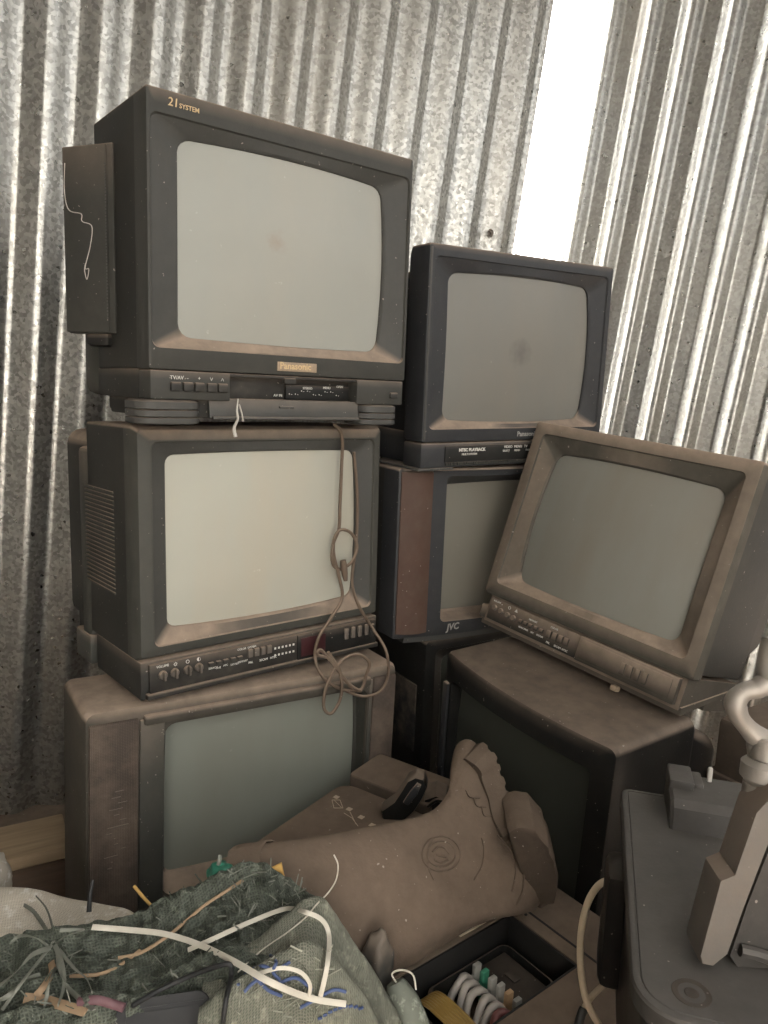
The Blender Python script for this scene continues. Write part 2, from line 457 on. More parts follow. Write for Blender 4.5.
# ------------------------------------------------------------------ televisions
def tv_matrix(pos, yaw, pi, ro, s=1.0):
    y, p, r_ = R(yaw), R(pi), R(ro)
    m = Matrix.Rotation(y, 3, 'Z') @ Matrix.Rotation(p, 3, 'X') @ Matrix.Rotation(r_, 3, 'Y')
    return Matrix.Translation(Vector(pos)) @ m.to_4x4() @ Matrix.Scale(s, 4)
TVM = {}
def tv_root(key, label, pos, yaw, pi, ro, s=1.0):
    o = empty('television', label, 'television'); o.matrix_world = TVM[key] = tv_matrix(pos, yaw, pi, ro, s); return o
def on(key, px, py, y=0.0):
    """point where the ray through a pixel meets a plane parallel to a television's front"""
    m = TVM[key]; mi = m.inverted(); o = mi @ EYE; d = mi.to_3x3() @ ray(px, py)
    return m @ (o + d * ((y - o.y) / d.y))
def outline(sx, sz, sw, sh, r, barrel, y, curv, grow=0.0, cz=0.0):
    cx, cz_ = sx + sw / 2, sz + sh / 2; out = []
    for (x, z) in rr(sx - grow, sx + sw + grow, sz - grow, sz + sh + grow, r):
        u, v = (x - cx) / (sw / 2), (z - cz_) / (sh / 2)
        X = cx + (x - cx) * (1 + barrel * (1 - min(1, v * v))); Z = cz_ + (z - cz_) * (1 + barrel * 1.3 * (1 - min(1, u * u)))
        out.append((X, y + curv * ((u * u) * .62 + (v * v) * .38 - 1), Z))
    return out
def tv_shell(root, W, zb, H, inner, scr, d, D, mb, mf, mc, ms, bev=.006, bd=.04, curv=.022, barrel=.018, tub=(.05, .06, .44, .03), bow=0.0, scr_r=.022, out_r=.010, inner_r=.012, lip=None, funnel_name='screen_surround', groove=.0):
    """bezel ring + funnel + glass + cabinet; local x right, y into the set, z up"""
    def bw(L):
        if not bow: return L
        return [(x, y - bow * (1 - (2 * x / W - 1) ** 2) * max(0, 1 - y / .12), z) for x, y, z in L]
    def ring(x0, x1, z0, z1, r, y): return [(x, y, z) for x, z in rr(x0, x1, z0, z1, r)]
    ix0, ix1, iz0, iz1 = inner; sx, sz, sw = scr[:3]; sh = sw * .75 if len(scr) < 4 else scr[3]
    bm = bmesh.new()
    loft(bm, [bw(ring(ix0, ix1, iz0, iz1, inner_r, .004)), bw(ring(ix0 - .002, ix1 + .002, iz0 - .002, iz1 + .002, inner_r, 0)),
              bw(ring(bev, W - bev, zb + bev, H - bev, out_r, 0)), bw(ring(bev * .3, W - bev * .3, zb + bev * .3, H - bev * .3, out_r, bev * .3)),
              bw(ring(0, W, zb, H, out_r, bev)), bw(ring(0, W, zb, H, out_r, bd))])
    build('bezel', bm, mb, root, angle=28)
    bm = bmesh.new()
    so = outline(sx, sz, sw, sh, scr_r, barrel, d, curv)
    so2 = outline(sx, sz, sw, sh, scr_r, barrel, d - .004, curv, .003)
    loops = [outline(sx, sz, sw, sh, scr_r, barrel, d + .012, curv, -.002), so, so2]
    if lip: loops += [bw(ring(*lip))]
    loops += [bw(ring(ix0, ix1, iz0, iz1, inner_r, .004))]
    loft(bm, loops)
    build(funnel_name, bm, mf, root, angle=24)
    bm = bmesh.new(); cx, cz = sx + sw / 2, sz + sh / 2; loops = []
    for s in (1.0, .94, .85, .7, .52, .33, .15):
        L = []
        for (x, y, z) in outline(sx, sz, sw, sh, scr_r, barrel, d + .004, curv):
            X, Z = cx + (x - cx) * s, cz + (z - cz) * s
            u, v = (X - cx) / (sw / 2), (Z - cz) / (sh / 2)
            L.append((X, d + .004 + curv * (u * u * .62 + v * v * .38 - 1), Z))
        loops.append(L)
    loft(bm, loops, False, True)
    build('screen', bm, ms, root, angle=80)
    tx, tt, ty, tb = tub
    bm = bmesh.new(); g = groove
    loft(bm, [bw(ring(.004, W - .004, zb + .004, H - .004, out_r, bd - .004)), bw(ring(g, W - g, zb + g, H - g, out_r, bd)), ring(g, W - g, zb + g, H - g, out_r, D - .012), ring(g + .004, W - g - .004, zb + g, H - g - .008, out_r + .004, D),
              ring(.03, W - .03, zb + min(tb, .02), H - .035, .02, D + .012), ring(tx + .01, W - tx - .01, zb + tb, H - tt, .03, (D + ty) / 2 + .03),
              ring(tx + .05, W - tx - .05, zb + tb, H - tt - .05, .03, ty), ring(tx + .06, W - tx - .06, zb + tb + .01, H - tt - .06, .02, ty + .006)], False, True)
    return build('cabinet', bm, mc, root, angle=30)
def boxes(name, root, mat, lst, bev=.002):
    bm = bmesh.new()
    for b in lst: add_box(bm, *b, bev)
    return build(name, bm, mat, root)

# --- television with open front flap, on top of the left stack
t1 = tv_root('T1', 'charcoal television with 21 SYSTEM lettering, on top of the left stack', (-.379, 1.217, 1.042), 38.561, -.878, .649)
W, H = .525, .466
tv_shell(t1, W, .0475, H, (.008, .517, .083, .429), (.060, .101, .41), .027, .25, M['char'], M['funnel'], M['side'], M['s1'], bd=.05, curv=.024, bev=.003, out_r=.004, tub=(.03, .05, .45, .0))
def fascia_t1():
    p = boxes('control_panel', t1, M['char'], [(.002, .141, -.001, .05, .0, .046)], .002)
    boxes('sensor_panel', t1, M['char'], [(.409, .522, .002, .05, .0, .046)], .002)
    boxes('lower_cabinet', t1, M['side'], [(.002, W - .002, .048, .25, .0, .049)], .003)
    boxes('compartment', t1, M['panelk'], [(.141, .409, .030, .05, .0, .046), (.141, .409, .004, .032, .0405, .046)], .001)
    boxes('compartment_plate', t1, M['blk'], [(.265, .405, .0235, .031, .004, .031)], .001)
    for x in (.043, .064, .084, .106, .126): boxes('button', p, M['btn'], [(x - .0085, x + .0085, -.007, .004, .0135, .0285)], .002)
    boxes('power_button', p, M['btn'], [(.489, .507, -.003, .006, .012, .024)], .002)
    boxes('catch', t1, M['btn'], [(.248, .272, .0, .010, .033, .043)], .0015)
    bm = TB()
    for s, x in (('TV/AV', .034), ('-', .063), ('+', .082), ('\u2228', .103), ('\u2227', .123)): add_text(bm, s, .0085, x, .0325, -.0018)
    for s, x, z in (('STEREO', .30, .024), ('MENU', .345, .026), ('OPEN', .375, .029)): add_text(bm, s, .006, x, z, .0225)
    for i in range(9): add_text(bm, '\u2022 -', .008, .270 + i * .013, .012 + (.006 if i in (2, 3, 6, 7) else 0), .0225)
    add_text(bm, 'AV IN', .007, .242, .009, .0285)
    build('lettering', bm, M['white'], p, smooth=False)
    bm = bmesh.new(); add_box(bm, .004, W - .004, .245, .345, .0, .40, .02); build('rear_housing', bm, M['charg'], t1)
    # opened flap hanging below the compartment
    m = Matrix.Translation((0, .012, 0)) @ Matrix.Rotation(R(-8), 4, 'X')
    bm = bmesh.new(); add_box(bm, .105, .415, -.006, 0, -.031, .003, .002, m); add_box(bm, .108, .412, -.013, -.004, -.033, -.028, .001, m); add_box(bm, .24, .27, -.009, -.005, -.012, -.008, .001, m)
    build('flap', bm, M['foot'], t1)
    bm = bmesh.new(); add_box(bm, .02, W - .02, .022, .24, -.030, .004, .004); add_box(bm, .05, W - .05, .24, .34, -.028, .02, .006)
    build('plinth', bm, M['side'], t1)
    for x, hw in ((.034, .054), (.463, .044)):
        bm = bmesh.new(); loops = []
        for z, g in ((-.040, .004), (-.038, .0), (-.030, 0), (-.0285, .004), (-.027, 0), (-.018, 0), (-.0165, .004), (-.015, 0), (-.004, 0), (-.001, .005)):
            loops.append([(px_, py_, z) for px_, py_ in rr(x - hw + g, x + hw - g, -.012 + g, .075 - g, .026)])
        loft(bm, loops, True, True); build('foot', bm, M['foot'], t1, angle=25)
    bm = TB(); add_text(bm, '21', .0175, .034, .4440, -.0006, bold=.0001, shear=.1); add_text(bm, 'SYSTEM', .0098, .0525, .4440, -.0006, bold=.0001)
    build('lettering', bm, M['gold'], t1, smooth=False)
    bm = bmesh.new(); add_box(bm, .232, .314, -.0018, .002, .0545, .0705, .0008)
    b = build('badge', bm, M['badge'], t1)
    bm = TB(); add_text(bm, 'Panasonic', .0165, .236, .0585, -.0024, bold=.0004)
    build('lettering', bm, M['gold'], b, smooth=False)
    # loudspeaker box on the left side, swung outward at its rear end
    ex = Vector((-.052, .087, 0)).normalized(); ey = Vector((.087, .052, 0)).normalized()
    sm = Matrix(((ex.x, ey.x, 0, -.003), (ex.y, ey.y, 0, .140), (0, 0, 1, 0), (0, 0, 0, 1)))
    bm = bmesh.new(); add_box(bm, 0, .101, 0, .022, .106, .4135, .003, sm); add_box(bm, .010, .101, -.005, .002, .108, .4115, .0025, sm)
    sp = build('side_speaker', bm, M['char'], t1)
    bm = bmesh.new()
    for i in range(46): add_box(bm, .0105, .0125, -.0056, -.004, .130 + i * .0055, .1335 + i * .0055, 0, sm)
    build('speaker_slots', bm, M['foot'], sp, smooth=False)
    bm = bmesh.new(); add_box(bm, .02, .07, .004, .05, .085, .108, .008, sm); build('speaker_bracket', bm, M['blk'], sp)
    tube('string', [sm @ Vector(p) for p in ((.094, -.006, .385), (.096, -.0062, .34), (.088, -.006, .31), (.062, -.006, .302), (.060, -.0062, .29), (.040, -.006, .281), (.044, -.006, .25), (.056, -.006, .215), (.048, -.0064, .212), (.052, -.007, .195), (.057, -.0064, .21), (.055, -.006, .222))], .0008, M['thread'], sp, seg=5)
fascia_t1()

# --- television with knobs below its screen, middle of the left stack
t2 = tv_root('T2', 'black television with a row of knobs and the palest screen, middle of the left stack', (-.412, 1.245, .515), 40.293, -1.793, .709)
W, H = .54, .48
tv_shell(t2, W, .070, H, (.030, .512, .096, .452), (.061, .12, .413), .022, .243, M['charg'], M['funnel'], M['side'], M['s2'], bd=.05, curv=.02, bev=.022, out_r=.006, tub=(.0, .02, .45, .0), scr_r=.016)
def fascia_t2():
    bm = bmesh.new(); add_box(bm, .004, W - .004, .006, .22, .0, .0695, .003); add_box(bm, .03, W - .03, .21, .40, .005, .09, .004)
    build('base', bm, M['side'], t2)
    bm = bmesh.new(); add_box(bm, .018, .527, .0, .01, .012, .064, .0015); add_box(bm, .012, .532, -.006, .010, .002, .0125, .002)
    p = build('control_panel', bm, M['panelk'], t2)
    for x, h in ((.042, 0), (.064, 0), (.089, 0), (.111, 0)):
        bm = bmesh.new(); add_cyl(bm, (x, .001, .042), (0, -1, 0), .0082, .006, 16, .0078, .001); add_box(bm, x - .002, x + .002, -.013, -.004, .034, .050, .001)
        build('knob', bm, M['knob'], p)
    for x in (.135, .150, .165, .180, .195): boxes('button', p, M['btn'], [(x - .005, x + .005, -.005, .004, .040, .047)], .001)
    for x in (.217, .231, .245, .259): boxes('button', p, M['knob'], [(x - .005, x + .005, -.005, .004, .040, .056)], .001)
    bm = bmesh.new(); add_box(bm, .325, .527, -.004, .006, .012, .0635, .002); f = build('front_flap', bm, M['blk'], p)
    boxes('display_window', f, M['wind'], [(.332, .392, -.0055, 0, .018, .057)], .001)
    for i in range(4): boxes('button', f, M['knob'], [(.440 + i * .018, .450 + i * .018, -.008, -.002, .034, .058)], .002)
    boxes('button', f, M['btn'], [(.508, .520, -.008, -.002, .028, .056)], .002)
    bm = TB()
    add_text(bm, 'VOLUME', .006, .030, .0565, -.0008)
    for s, x in (('\u263c', .060), ('\u25cb', .085), ('\u25d0', .107)): add_text(bm, s, .009, x, .054, -.0008)
    for i, s in enumerate(('SEARCH', 'FINE', 'AFC', 'SYSTEM', 'MEMORY')): add_text(bm, s, .0052, .130 + i * .0152, .031 + (.0 if i % 2 else .002), -.0008)
    for i, s in enumerate(('PAL', 'SECAM', 'NTSC')): add_text(bm, s, .006, .214 + i * .024, .027, -.0008)
    add_text(bm, 'COLOR', .0055, .190, .0575, -.0008); add_text(bm, 'SYSTEM', .0055, .212, .0575, -.0008)
    build('lettering', bm, M['white'], p, smooth=False)
    bm = bmesh.new()
    for r_ in range(2):
        for i in range(6): add_box(bm, .272 + i * .0085, .276 + i * .0085, -.0006, .0, .030 + r_ * .014, .034 + r_ * .014, 0)
    build('dot_marks', bm, M['white'], p, smooth=False)
    # slotted loudspeaker vent in the left side
    bm = bmesh.new()
    for i in range(24): add_box(bm, -.0025, .002, .101, .247, .172 + i * .0080, .1760 + i * .0080, .0008)
    build('side_vent', bm, M['charg'], t2)
    bm = bmesh.new(); add_box(bm, .002, .03, .243, .295, .03, .43, .010); add_box(bm, -.002, .03, .240, .325, .0, .06, .006)
    build('rear_housing', bm, M['charg'], t2)
fascia_t2()

# --- big television with brown loudspeaker cloth at both sides, at the bottom of the left stack
t3 = tv_root('T3', 'wide brown television with cloth speakers beside its screen, bottom of the left stack', (-.503, 1.191, .05), 32.865, -1.047, 1.81)
W, H = .641, .458
tv_shell(t3, W, .0, H, (.140, .565, .078, .412), (.154, .094, .405), .045, .19, M['brownp'], M['charg'], M['brownp'], M['s3'], bd=.10, curv=.018, bev=.014, out_r=.016, tub=(.14, .06, .44, .02), scr_r=.014, bow=.0, inner_r=.02)
def fascia_t3():
    for x0, x1 in ((.008, .092), (.578, .635)):
        bm = bmesh.new(); add_box(bm, x0, x1, -.005, .012, .014, .436, .004); s = build('speaker_grille', bm, M['grille'], t3)
        if x0 < .1:
            bm = bmesh.new()
            for k in range(14): add_box(bm, .030 + rnd.random() * .035, .036 + rnd.random() * .035 + .006, -.0058, -.004, .165 + k * .011, .1663 + k * .011, 0)
            build('scuff_marks', bm, M['knob'], s, smooth=False)
    bm = bmesh.new(); add_box(bm, .094, .138, -.004, .008, .016, .432, .003); add_box(bm, .568, .577, -.004, .008, .016, .432, .002)
    add_box(bm, .094, .577, -.004, .006, .016, .070, .003); build('frame_strip', bm, M['charg'], t3)
    bm = bmesh.new(); add_box(bm, .10, .57, -.010, .03, .421, .440, .005); build('top_lip', bm, M['brownp'], t3)
fascia_t3()

# --- television at the top of the middle stack
t4 = tv_root('T4', 'blue-black television reading NTSC PLAYBACK, on top of the middle stack', (.074, 1.597, .902), 32.343, .512, -.627)
W, H = .533, .457
tv_shell(t4, W, .055, H, (.018, .516, .084, .432), (.067, .10, .41), .026, .075, M['charb'], M['charb'], M['charb'], M['s4'], bd=.035, curv=.028, bev=.004, out_r=.006, tub=(.035, .05, .43, .0), barrel=.024)
def fascia_t4():
    bm = bmesh.new(); add_box(bm, .0, W, .002, .07, .0, .053, .004); add_box(bm, .03, W - .03, .07, .36, .0, .07, .004); p = build('base', bm, M['charb'], t4)
    bm = bmesh.new(); add_box(bm, .062, .50, -.001, .006, .012, .047, .001); q = build('control_panel', bm, M['blk'], p)
    bm = bmesh.new()
    for i in range(70): add_box(bm, .065 + i * .0062, .0685 + i * .0062, -.003, .003, .004, .0105, 0)
    build('ribbed_strip', bm, M['char'], p, smooth=False)
    bm = TB(); add_text(bm, 'NTSC PLAYBACK', .0095, .098, .034, -.0016, bold=.0003); add_text(bm, 'MULTI SYSTEM', .0065, .106, .0255, -.0016)
    for i, s in enumerate(('VIDEO', 'MENU', 'TV', '-', '+')): add_text(bm, s, .0085, .225 + i * .030, .038, -.0016)
    for i, s in enumerate(('SELECT', 'MENU', 'TV/AV', 'CH')): add_text(bm, s, .0062, .222 + i * .034, .030, -.0016)
    build('lettering', bm, M['white'], q, smooth=False)
    bm = TB(); add_text(bm, 'Panasonic', .0155, .262, .064, -.001, bold=.0003); build('lettering', bm, M['greyl'], t4, smooth=False)
    for x in (-.004, .44): boxes('foot', t4, M['foot'], [(x, x + .094, .004, .20, -.006, .0)], .002)
    bm = bmesh.new(); add_box(bm, .0035, .0085, -.0012, .01, .06, .45, .001); build('edge_trim', bm, M['foot'], t4)
fascia_t4()

# --- JVC television under it, brown side strips
t5 = tv_root('T5', 'JVC television with red-brown side strips, under the blue-black one', (.029, 1.651, .503), 31.961, 0, 0)
W, H = .592, .393
tv_shell(t5, W, .0, H, (.115, .478, .036, .372), (.138, .047, .41 * .80, .41 * .735), .020, .16, M['charb'], M['charb'], M['side'], M['s5'], bd=.06, curv=.012, bev=.006, out_r=.008, tub=(.06, .05, .42, .0), bow=.042, scr_r=.012)
def fascia_t5():
    for x0, x1, sgn in ((.006, .078, 1), (.514, .586, -1)):
        bm = bmesh.new(); L = []
        for i in range(9):
            x = x0 + (x1 - x0) * i / 8; yb = -.042 * (1 - (2 * x / W - 1) ** 2)
            t = .008 * (1 - (2 * i / 8 - 1) ** 2)
            L.append([(x, yb + .006, .012), (x, yb - .003 - t, .014), (x, yb - .003 - t, .384), (x, yb + .006, .386)])
        loft(bm, L, True, True); build('side_strip', bm, M['redwood'], t5)
    bm = TB(); add_text(bm, 'JVC', .022, .128, .014, -.0335, bold=.0006, shear=.15); build('lettering', bm, M['greyl'], t5, smooth=False)
    bm = bmesh.new(); L = []
    for i in range(13):
        x = .03 + .53 * i / 12; yb = -.042 * (1 - (2 * x / W - 1) ** 2)
        L.append([(x, yb + .10, -.012), (x, yb + .008, -.012), (x, yb + .004, .002), (x, yb + .10, .002)])
    loft(bm, L, True, True); build('base', bm, M['foot'], t5)
fascia_t5()

# --- dark television set under the JVC one, mostly hidden
t6 = tv_root('T6', 'black television with a perforated side patch, lowest of the middle stack', (.110, 1.69, .05), 31.961, 0, 0)
W, H = .54, .438
tv_shell(t6, W, .0, H, (.03, .51, .06, .41), (.06, .09, .40), .02, .30, M['blk'], M['blk'], M['blk'], M['s8'], bd=.04, tub=(.05, .05, .44, .0))
bm = bmesh.new(); add_box(bm, -.004, .002, .03, .17, .15, .32, .002); build('side_vent', bm, M['perf'], t6)

# --- tilted television
t7 = tv_root('T7', 'dusty television leaning back at a tilt on the lower right set', (0.2356, 1.6891, 0.6150), -50.711, -16.013, 4.042, .95)
W, H = .55, .428
tv_shell(t7, W, .0, H, (.030, .522, .033, .400), (.071, .053, .416), .026, .22, M['dusty'], M['dusty'], M['side'], M['s7'], bd=.03, curv=.028, bev=.004, out_r=.007, tub=(.035, .04, .40, .06), barrel=.02, groove=.008)
def fascia_t7():
    bm = bmesh.new(); loft(bm, [[(x, .010, -.064), (x, .012, .0), (x, .215, .0), (x, .215, -.014)] for x in (.018, .536)], True, True)
    loft(bm, [[(x, .016, -.0735), (x, .014, -.058), (x, .21, -.012), (x, .21, -.0175)] for x in (.008, .54)], True, True); add_box(bm, .02, .534, .118, .213, -.064, -.004, .004); add_box(bm, -.004, .03, .012, .06, -.06, -.028, .004); b = build('base', bm, M['brownp'], t7)
    bm = bmesh.new(); add_box(bm, .028, .292, .004, .013, -.056, -.006, .001); p = build('control_panel', bm, M['panelk'], t7)
    bm = bmesh.new(); add_box(bm, .294, .527, -.002, .012, -.057, -.004, .002); add_box(bm, .302, .515, -.0035, .0, -.051, -.010, .001); f = build('front_flap', bm, M['brownp'], t7)
    for x, z in ((.045, -.018), (.066, -.020), (.088, -.022), (.107, -.023)):
        bm = bmesh.new(); add_cyl(bm, (x, .005, z - .008), (0, -1, 0), .007, .006, 14, .0065, .001); build('knob', bm, M['knob'], p)
    for x in (.130, .145, .160, .176, .192): boxes('button', p, M['btn'], [(x - .005, x + .005, -.001, .006, -.036, -.026)], .001)
    for x in (.214, .230, .246, .262): boxes('button', p, M['brownp'], [(x - .006, x + .006, -.001, .006, -.040, -.022)], .001)
    for i in range(4): boxes('button', f, M['brownp'], [(.405 + i * .017, .415 + i * .017, -.007, -.002, -.044, -.020)], .001)
    bm = TB()
    add_text(bm, 'VOLUME', .006, .036, -.0125, .003)
    for s, x in (('\u2022', .062), ('\u25cb', .083), ('\u25b2', .104)): add_text(bm, s, .010, x, -.016, .003)
    for i, s in enumerate(('SEARCH', 'FINE', 'AFC', 'SYSTEM')): add_text(bm, s, .0055, .128 + i * .018, -.045, .003)
    for i, s in enumerate(('PAL', 'SECAM', 'NTSC')): add_text(bm, s, .0062, .212 + i * .022, -.051, .003)
    add_text(bm, 'MEMORY', .006, .150, -.020, .003); add_text(bm, 'COLOR', .006, .212, -.016, .003)
    build('lettering', bm, M['white'], p, smooth=False)
    bm = bmesh.new(); add_box(bm, .395, .411, -.004, .012, -.082, -.070, .003); build('bent_tab', bm, M['badge'], b)
fascia_t7()

# --- lower right television
t8 = tv_root('T8', 'black television with dusty bowed top, holding up the tilted set', (0.1415, 1.5988, 0.0545), -56.017, 1.502, 3.35, .95)
W, H = .488, .486
tv_shell(t8, W, .0, H, (.035, .44, .085, .425), (.045, .098, .385, .315), .012, .235, M['blk'], M['blk'], M['blk'], M['s8'], bd=.05, curv=.010, bev=.010, out_r=.016, tub=(.03, .10, .45, .0), bow=.026, scr_r=.010)
bm = bmesh.new(); add_box(bm, .008, .026, -.012, .01, .06, .415, .004); build('side_handle', bm, M['charb'], t8)

# ------------------------------------------------------------------ what the stacks stand on
from mathutils.bvhtree import BVHTree
def plank_box(name, label, c, yaw, L, Wd, z0, z1, mat, group=None, cat='plank'):
    bm = bmesh.new(); add_box(bm, -L / 2, L / 2, -Wd / 2, Wd / 2, 0, z1 - z0, .004)
    o = build(name, bm, mat); o.location = (c[0], c[1], z0); o.rotation_euler = (0, 0, R(yaw))
    return tag(o, label, cat, group)
plank_box('plank', 'pale wooden plank sticking out behind the lower left television', (-.925, 1.452), 29, .52, .14, .02, .05, M['plank'])
plank_box('beam', 'dark wooden beam under the pale plank at the foot of the metal wall', (-.91, 1.425), 29, .50, .11, -.13, .018, M['plankd'], cat='beam')
plank_box('plank', 'dark plank lying under the front of the left stack', (-.32, 1.45), 33, .56, .30, -.13, .016, M['plankd'])
plank_box('plank', 'dark plank lying under the middle stack', (.24, 1.95), 32, .56, .24, -.13, .049, M['plankd'])
plank_box('plank', 'dark plank lying under the black television with the bowed top', (.40, 1.50), -56, .46, .24, -.13, .022, M['plankd'])
bm = bmesh.new(); add_box(bm, 0, .40, 0, .34, -.13, .462, .012)
for k in range(3): add_box(bm, -.008, .408, -.008, .348, .02 + k * .15, .05 + k * .15, .004)
o = build('wooden_box', bm, M['printer']); o.location = (.668, 1.40, 0); o.rotation_euler = (0, 0, R(-56))
tag(o, 'brown box standing under the tilted television, beside the black one', 'box')

# ------------------------------------------------------------------ power cord hanging in front of the left stack
def cord_pts(L, key, y): return [on(key, px, py, y) for px, py in L]
top = cord_pts([(334, 424)], 'T2', -.02) + cord_pts([(342, 436), (341.5, 470), (340, 505), (339, 528)], 'T2', -.012)
knot = cord_pts([(333, 545), (332.5, 562), (338, 569), (345.5, 567), (353, 560), (357, 546), (351, 533), (340, 530), (334, 540), (334, 556), (339, 576), (342, 598)], 'T2', -.014)
knot = [p + (EYE - p).normalized() * (.004 * math.sin(i * 1.9)) for i, p in enumerate(knot)]
low = cord_pts([(331, 618), (319, 637), (315, 657)], 'T2', -.022) + cord_pts([(323, 677), (341, 689), (361, 691)], 'T3', -.02)
tail = cord_pts([(352, 688), (333, 664), (321, 650), (318, 655), (332, 660), (345, 680), (360, 690), (366, 676), (369, 662), (356, 654), (338, 664), (326, 688), (324, 708), (332, 713), (341, 696), (340, 672), (328, 652)], 'T3', -.03)
right_ = cord_pts([(354, 452), (357.5, 500), (356, 545), (352, 580)], 'T2', -.010) + cord_pts([(358, 604), (373, 629)], 'T2', -.020) + cord_pts([(386, 651), (388, 676), (379, 692), (361, 696), (340, 688)], 'T3', -.018)
bm = bmesh.new(); add_tube(bm, top + knot + low, .0034, 8, 10); add_tube(bm, right_, .0032, 8, 10); add_tube(bm, tail, .0034, 8, 8)
o = build('power_cord', bm, M['cord'], angle=60)
tag(o, 'knotted brown power cord hanging in loops down the left stack of televisions', 'cord')
plug = bmesh.new()
pp = cord_pts([(343, 560)], 'T2', -.02)[0]; q2 = cord_pts([(347, 592)], 'T2', -.02)[0]
ax = (q2 - pp).normalized(); mt = Matrix.Translation(pp) @ ax.to_track_quat('Z', 'Y').to_matrix().to_4x4()
lathe(plug, [(0, 0), (.006, .001), (.0075, .012), (.0065, .03), (.0042, .045), (0, .046)], 12, mt)
build('plug', plug, M['cord'], o)
bm = bmesh.new()
add_tube(bm, [t1.matrix_world @ Vector(p) for p in ((.150, -.012, .004), (.146, -.016, -.015), (.147, -.017, -.03), (.143, -.012, -.045), (.146, -.012, -.06))], lambda t: .0012 + .0022 * t, 6)
add_tube(bm, [t1.matrix_world @ Vector(p) for p in ((.151, -.014, -.005), (.156, -.015, -.022), (.158, -.015, -.034))], .0013, 6)
tag(build('frayed_string', bm, M['thread']), 'frayed pale string dangling from the flap of the top left television', 'string')

# ------------------------------------------------------------------ dusty flat machine, ink box, boot
def frame(o, e1, z=0.0):
    e1 = Vector((e1[0], e1[1], 0)).normalized(); e2 = Vector((-e1.y, e1.x, 0))
    return Matrix(((e1.x, e2.x, 0, o[0]), (e1.y, e2.y, 0, o[1]), (0, 0, 1, z), (0, 0, 0, 1)))
def prism(bm, loop, z0, z1, bev=.004):
    """upright slab over a rounded outline with softened rims"""
    cx = sum(p[0] for p in loop) / len(loop); cy = sum(p[1] for p in loop) / len(loop)
    def sh(g): return [((x - cx) * (1 - g / .1) + cx, (y - cy) * (1 - g / .1) + cy) for x, y in loop]
    b = bev
    ls = [[(x, y, z0) for x, y in sh(b * .5)], [(x, y, z0 + b) for x, y in loop], [(x, y, z1 - b) for x, y in loop], [(x, y, z1 - b * .3) for x, y in sh(b * .15)], [(x, y, z1) for x, y in sh(b * .5)]]
    loft(bm, ls, True, True)
# local x runs from the rounded front corner to the raised block, local y toward the wall television
fm = empty('printer', 'flat dusty printer with white icon marks, lying behind the boot', 'printer'); fm.matrix_world = frame((-.222, 1.190), (.557, .83))
bm = bmesh.new(); prism(bm, rr(0, .285, -.22, -.003, .03), .045, .280, .006); build('case', bm, M['printer'], fm, angle=30)
bm = bmesh.new(); prism(bm, rr(.290, .40, -.20, -.01, .010), .045, .297, .006); build('raised_block', bm, M['printer'], fm, angle=30)
bm = bmesh.new(); add_cyl(bm, (.014, -.020, .2785), (0, 0, 1), .006, .002, 14); build('screw_hole', bm, M['blk'], fm)
def pin(m, px, py, z):   # local place on a level surface under a pixel
    d = ray(px, py); p = EYE + d * ((z - EYE.z) / d.z); return m.inverted() @ p
bm = bmesh.new()
for px, py in ((337, 797), (350, 809), (362, 817), (373, 825)):
    p = pin(fm.matrix_world, px, py, .2805); add_box(bm, p.x - .006, p.x + .004, p.y - .004, p.y + .006, .2798, .2808, 0)
for (a, b) in (((332, 800), (340, 800)), ((340, 800), (343, 808)), ((343, 808), (334, 808)), ((334, 808), (332, 800)), ((344, 813), (352, 818)), ((352, 818), (358, 826)), ((334, 800), (342, 808)), ((350, 812), (356, 824))):
    A, B = pin(fm.matrix_world, *a, .2805), pin(fm.matrix_world, *b, .2805)
    add_tube(bm, [A, B], .0007, 4, 0)
build('icon_marks', bm, M['label'], fm, smooth=False)

# black lever standing between the flat printer and the black television
def extrude_px(bm, poly, Y, thick, bev=.0):
    f = [at(px, py, Y) for px, py in poly]; d = Vector((.1, 1, .12)).normalized() * thick
    loft(bm, [[p + (sum(f, Vector()) / len(f) - p) * .06 for p in f], [p + d * .12 for p in f], [p + d * .88 for p in f], [p + d + (sum(f, Vector()) / len(f) - p) * .06 for p in f]], True, True)
bm = bmesh.new(); extrude_px(bm, [(381, 812), (394, 803), (402, 791), (408, 781), (416, 777), (424, 779), (427, 788), (422, 800), (414, 812), (405, 820), (392, 826), (383, 822)], 1.295, .03)
lv = build('lever', bm, M['blk'], angle=40); tag(lv, 'black plastic lever arm standing on the flat dusty printer', 'lever')
bm = bmesh.new(); extrude_px(bm, [(403, 803), (410, 792), (417, 784), (421, 786), (417, 795), (408, 806)], 1.290, .006); build('raised_rib', bm, M['charb'], lv)
bm = bmesh.new(); extrude_px(bm, [(424, 800), (436, 796), (446, 800), (452, 812), (440, 822), (426, 816)], 1.33, .05)
add_tube(bm, [at(428, 806, 1.32), at(438, 800, 1.31), at(449, 806, 1.32)], .004, 6)
o = build('plastic_clip', bm, M['blk']); tag(o, 'small black plastic clip lying behind the toe of the boot', 'clip')

